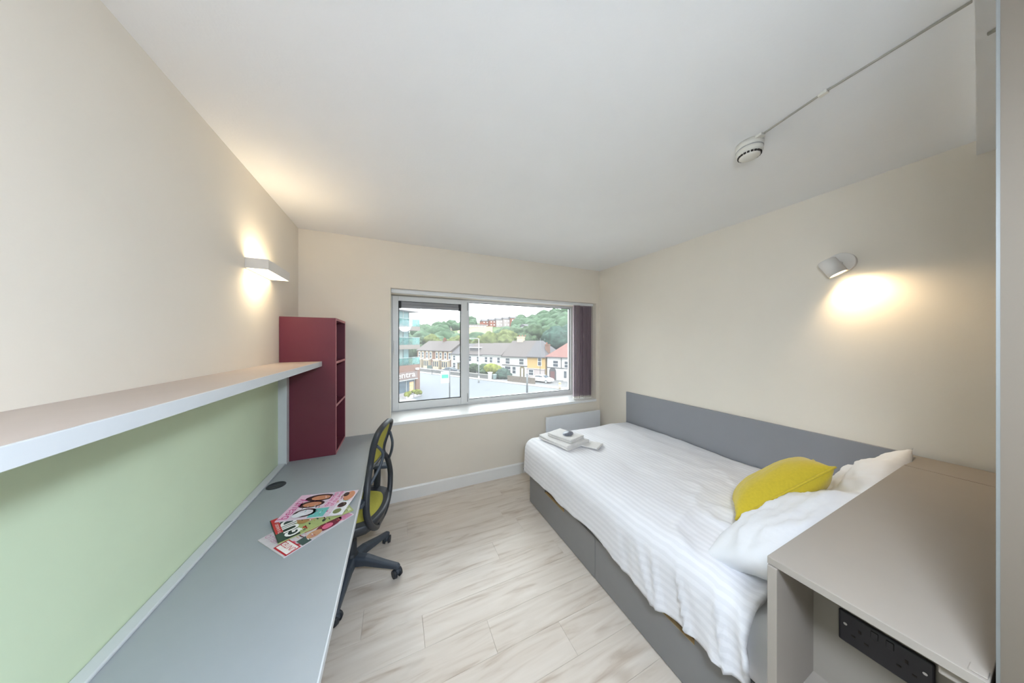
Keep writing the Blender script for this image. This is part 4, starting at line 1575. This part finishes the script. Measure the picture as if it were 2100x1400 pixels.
def post(name, label, cat, x, y_, z1, r, m):
    o = thing(name, label, cat, (x, y_, G))
    b = new(); cyl(b, (x, y_, G), (x, y_, z1), r, seg=12)
    obj('pole', b, m, o)
    b = new(); cyl(b, (x, y_, z1), (x, y_, z1 + .06), r * 1.15, r * .9, seg=12)
    obj('pole_cap', b, m, o)
    return o
post('bare_post', 'short dark grey post at the kerb before the stone wall', 'post', 17.65, 34.0, -3.3, .13, M_POST)
sg = post('bus_stop_sign', 'green and white roadside sign on a grey pole', 'sign', 6.69, 36.0, -2.2, .09, M_POST)
bp1 = bxo('sign_board', (5.5, 6.6, 35.9, 35.96, -4.1, -2.55), M_WFR, sg)
bxo('green_panel', (5.6, 6.5, 35.88, 35.9, -3.45, -2.95), mat('sign_green', (40, 160, 120), .5, var=.05), bp1)
bxo('lower_panel', (5.6, 6.5, 35.88, 35.9, -4.0, -3.6), mat('sign_mint', (170, 220, 205), .5, var=.05), bp1)
nb = post('direction_sign', 'small dark direction board on a thin pole by the brick terrace', 'sign', 7.74, 64.0, -3.4, .07, M_POST)
bxo('sign_board', (6.6, 7.7, 63.9, 63.96, -4.9, -4.1), mat('sign_dark', (70, 84, 78), .6, var=.1), nb)
bo = post('bollard', 'yellow-topped bollard at the mouth of the yard', 'bollard', 24.34, 35.3, -5.35, .2, M_RC)
b = new(); lathe(b, [(0, .28), (.16, .22), (.21, .0), (0, 0)], 14, Matrix.Translation((24.34, 35.3, -5.32)))
obj('bollard_head', b, mat('bollard_yellow', (228, 200, 110), .6, var=.05), bo)

# ---------------------------------------------------------------- cars
def car(label, s, t, rz, paint, L=4.4, hgt=1.45):
    p = ST(s, t)
    c = thing('car', label, 'car', p, rz, 'cars outside')
    w_ = 1.75
    prof = [(-2.2, .35), (-2.2, .78), (-1.95, .92), (-1.55, 1.0), (-1.0, 1.38), (-.1, 1.45), (.55, 1.36), (1.15, .98), (1.95, .82), (2.18, .62), (2.2, .35)]
    b = new()
    M = Matrix(((1, 0, 0, 0), (0, 0, 1, 0), (0, 1, 0, 0), (0, 0, 0, 1)))
    a0 = prism(b, prof, -w_ / 2, w_ / 2, M)
    for v in b.verts:
        if v.co.z > 1.05:
            v.co.y *= .84
    body = obj('body', b, paint, c, world=False, bevel=.05)
    for sgn in (-1, 1):
        b = new()
        pts = [(-1.3, 1.0), (-.92, 1.3), (-.1, 1.37), (.48, 1.29), (.95, 1.0)]
        prism(b, pts, sgn * w_ / 2 * .86, sgn * (w_ / 2 * .97), M)
        obj('side_window', b, M_CARG, body, world=False)
    for x0_, x1_, nm in ((.6, 1.16, 'windscreen'), (-1.52, -1.02, 'rear_window')):
        b = new()
        za, zb = (1.37, 1.0) if nm == 'windscreen' else (1.02, 1.38)
        vv = [b.verts.new(q) for q in ((x0_, -.66, za + .015), (x1_, -.76, zb + .015), (x1_, .76, zb + .015), (x0_, .66, za + .015))]
        b.faces.new(vv)
        r_ = bmesh.ops.extrude_face_region(b, geom=b.faces[:])
        for v in [e for e in r_['geom'] if isinstance(e, bmesh.types.BMVert)]:
            v.co.z -= .03
        obj(nm, b, M_CARG, body, world=False)
    for x in (-1.35, 1.38):
        for sgn in (-1, 1):
            b = new(); cyl(b, (x, sgn * .68, .32), (x, sgn * .9, .32), .32, seg=18)
            wh = obj('wheel', b, M_TYRE, c, world=False)
            b = new(); cyl(b, (x, sgn * .9, .32), (x, sgn * .915, .32), .2, seg=14)
            obj('hub', b, M_POSTW, wh, world=False)
    for sgn in (-1, 1):
        b = new(); box(b, 2.1, 2.2, sgn * .6 - .2, sgn * .6 + .2, .62, .74)
        obj('headlight', b, M_WFR, body, world=False)
    return c
car('white parked car in the yard behind the stone wall', -24.4, 43.4, RZ, M_CARW)
car('dark car parked in front of the white terrace', -50.0, 43.0, RZ + .5, M_CARD)

# ---------------------------------------------------------------- balcony block with the shop
PH = math.radians(40)
sb_ = thing('apartment_block', 'apartment block with teal glass balconies above a corner shop', 'building', (3.25, 41.3, G), PH)
M_BLK = mat('block_brick', (112, 86, 76), .9, .2, var=.1, scale=4)
M_SLAB = mat('concrete_slab', (118, 110, 104), .85, .2, var=.05, scale=2)
M_SLABL = mat('pale_roof_fascia', (156, 150, 152), .8, .2, var=.03, scale=2)
M_TEAL = mat('teal_glazing', (110, 142, 144), .15, .6, var=.08, scale=.7)
M_CURT = mat('pale_curtain', (150, 160, 158), .7, var=.06, scale=2, stretch=(6, 6, .1))
M_SHOPG = mat('shop_glazing', (84, 96, 106), .15, .6, var=.25, scale=1.2)
BWD = 16.0
zs = [c - G for c in (-1.85, .75, 3.45, 6.0)]
core = bxl('core_wall', (-BWD, -.7, 1.6, 11, -.1, zs[3]), M_BLK, sb_)
for i, z in enumerate(zs):
    if i == 3:
        bxl('roof_slab', (-BWD, .0, -.05, 11.3, z - .05, z + .65), M_SLABL, sb_)
    elif i > 0:
        bxl('floor_slab', (-BWD, .0, 0, 11, z - .3, z + .32), M_SLAB, sb_)
for i in range(3):
    z0, z1 = zs[i] + (.32 if i else .0), zs[i + 1] - (.3 if i < 2 else .05)
    x = -.75
    while x > -9:
        g_ = bxl('glazing_panel', (x - 1.05, x - .06, 1.5, 1.58, z0, z1), M_TEAL if (i == 2 or int(x * 7) % 3) else M_CURT, sb_)
        bxl('mullion', (x - .06, x, 1.44, 1.6, z0, z1), M_WFR if (i == 2 and x > -3 and x < -1.2) else M_POST, g_)
        x -= 1.05
    x = .0
    while x > -9:
        bxl('balustrade_pane', (x - 1.5, x - .03, .04, .06, z0, z0 + 1.05), M_BALG, sb_)
        x -= 1.5
    bxl('balustrade_pane', (-.04, -.02, .06, 1.5, z0, z0 + 1.05), M_BALG, sb_)
    bxl('handrail', (-9, .0, .02, .08, z0 + 1.05, z0 + 1.1), M_POSTW, sb_)
band = bxl('shop_fascia', (-BWD, .0, .0, 11, zs[0] - 2.0, zs[0]), M_BLK, sb_)
bxl('sign_board', (-BWD, -.55, -.04, 0, zs[0] - 1.98, zs[0] - .95), mat('shop_sign_brown', (112, 96, 92), .6, var=.05), band)
b = new()
text_faces(b, 'centra', 1.15, Matrix.Translation((-4.95, -.05, zs[0] - 1.72)) @ Matrix.Rotation(PI / 2, 4, 'X') @ Matrix.Scale(1.35, 4, (1, 0, 0)), 0, .03)
obj('sign_lettering', b, M_WFR, band, world=False)
bxl('sign_rail', (-BWD, -.5, -.1, 0, zs[0] - 2.15, zs[0] - 2.02), M_POSTW, band)
bxl('corner_pier', (-.75, .0, .0, .8, -.1, zs[0] - 2.0), M_BLK, sb_)
x = -.8
while x > -10:
    g_ = bxl('shop_pane', (x - 1.5, x - .08, .3, .36, .5, zs[0] - 2.15), M_SHOPG, sb_)
    bxl('shop_mullion', (x - .08, x, .24, .4, -.1, zs[0] - 2.1), M_POSTW, g_)
    x -= 1.5
bxl('stall_riser', (-BWD, -.8, .25, .5, -.1, .5), M_SLABL, sb_)
pl_ = bxl('poster', (-1.75, -1.0, .26, .29, .6, 1.9), mat('shop_poster', (206, 160, 120), .5, var=.35, scale=3), sb_)
fl = bxl('floodlight', (-.95, -.55, -.4, -.05, zs[0] - .75, zs[0] - .5), M_WFR, sb_)
for k, (x, y_, lab) in enumerate(((-1.9, -1.2, 'low green planter bush nearest the shop corner'), (-3.4, -1.3, 'low green planter bush by the shop window'))):
    b = new()
    rr = random.Random(50 + k)
    for q in range(8):
        blob(b, (rr.uniform(-.5, .5), rr.uniform(-.25, .25), rr.uniform(.35, .75)), rr.uniform(.25, .4), 2, rr.uniform(0, 99), .3)
    pz = mw(sb_) @ Vector((x, y_, 0))
    pt = thing('planter', lab, 'planter', pz, PH, 'shop planters')
    obj('bush', b, M_LEAFY, pt, world=False)
    bxl('trough', (-.65, .65, -.3, .3, 0, .4), M_SLABL, pt)

# ---------------------------------------------------------------- far buildings
def far_block(name, label, x0, x1, y_, z0, z1, m, rm, nw, floors, group=None, roofh=2.5, dep=10):
    o = thing(name, label, 'building', ((x0 + x1) / 2, y_, z0), group=group)
    bxo('wall', (x0, x1, y_, y_ + dep, z0 - 4, z1), m, o)
    b = new()
    v = [b.verts.new(p) for p in ((x0 - .4, y_ - .5, z1), (x1 + .4, y_ - .5, z1), (x1 + .4, y_ + dep, z1), (x0 - .4, y_ + dep, z1), (x0 - .4, y_ + dep / 2, z1 + roofh), (x1 + .4, y_ + dep / 2, z1 + roofh))]
    for q in ((0, 1, 5, 4), (1, 2, 5), (2, 3, 4, 5), (3, 0, 4), (3, 2, 1, 0)):
        b.faces.new([v[i] for i in q])
    obj('roof', b, rm, o)
    for f in range(floors):
        for k in range(nw):
            cx = x0 + (k + .5) * (x1 - x0) / nw
            cz = z0 + (f + .35) * (z1 - z0) / floors
            ww = (x1 - x0) / nw * .22
            bxo('window', (cx - ww, cx + ww, y_ - .15, y_ - .01, cz, cz + (z1 - z0) / floors * .4), M_WFR, o)
    return o
for k in range(5):
    x0 = 80 + k * 6.6
    yb = 252 - k * 3
    z0 = hill_z(x0 + 3, yb) + .3
    zt = 22.2 + k * .75
    lab = ['orange brick hillside house at the left end of the far terrace', 'second house from the left in the far hillside terrace', 'middle house of the far hillside terrace',
           'fourth house from the left in the far hillside terrace', 'bright orange gabled house at the right end of the far terrace'][k]
    far_block('hillside_house', lab, x0, x0 + 6.4, yb, min(z0, zt - 5.5), zt, M_BRKO if k in (0, 1, 4) else M_RP, M_RFD, 2, 2, 'far hillside terrace', 2.2)
far_block('hillside_flats', 'pink and white flats high on the wooded hill at right', 168, 188, 245, 20, 26.3, mat('pink_flats', (140, 104, 102), .9, var=.08), M_RW, 6, 2, roofh=.8)
far_block('hillside_cottage', 'small white cottage among the trees above the chimney', 77, 85.5, 150, 9.2, 11.6, M_RW, M_RFD, 3, 1, roofh=1.6)
far_block('distant_block', 'pale grey buildings on the skyline beside the balcony block', 22, 36, 255, 9, 14.5, M_RP, M_RFD, 6, 2, roofh=1.5)
far_block('distant_block', 'pale distant buildings left of centre on the skyline', 40, 56, 265, 11, 15.5, M_RC, M_RFD, 5, 2, roofh=1.5)
far_block('long_shed', 'long low pale building behind the dry field', 62, 80, 240, 14.5, 17.5, M_RP, M_RFD, 6, 1, roofh=.8)
ms = thing('radio_mast', 'thin radio mast standing on the skyline', 'mast', (147, 296, 33))
b = new(); cyl(b, (147, 296, 28), (147, 296, 40.5), .28, .12, 6); obj('mast_pole', b, M_POST, ms)
b = new(); box(b, 146.4, 147.6, 295.8, 296.2, 37, 37.4); obj('crossbar', b, M_POST, ms)
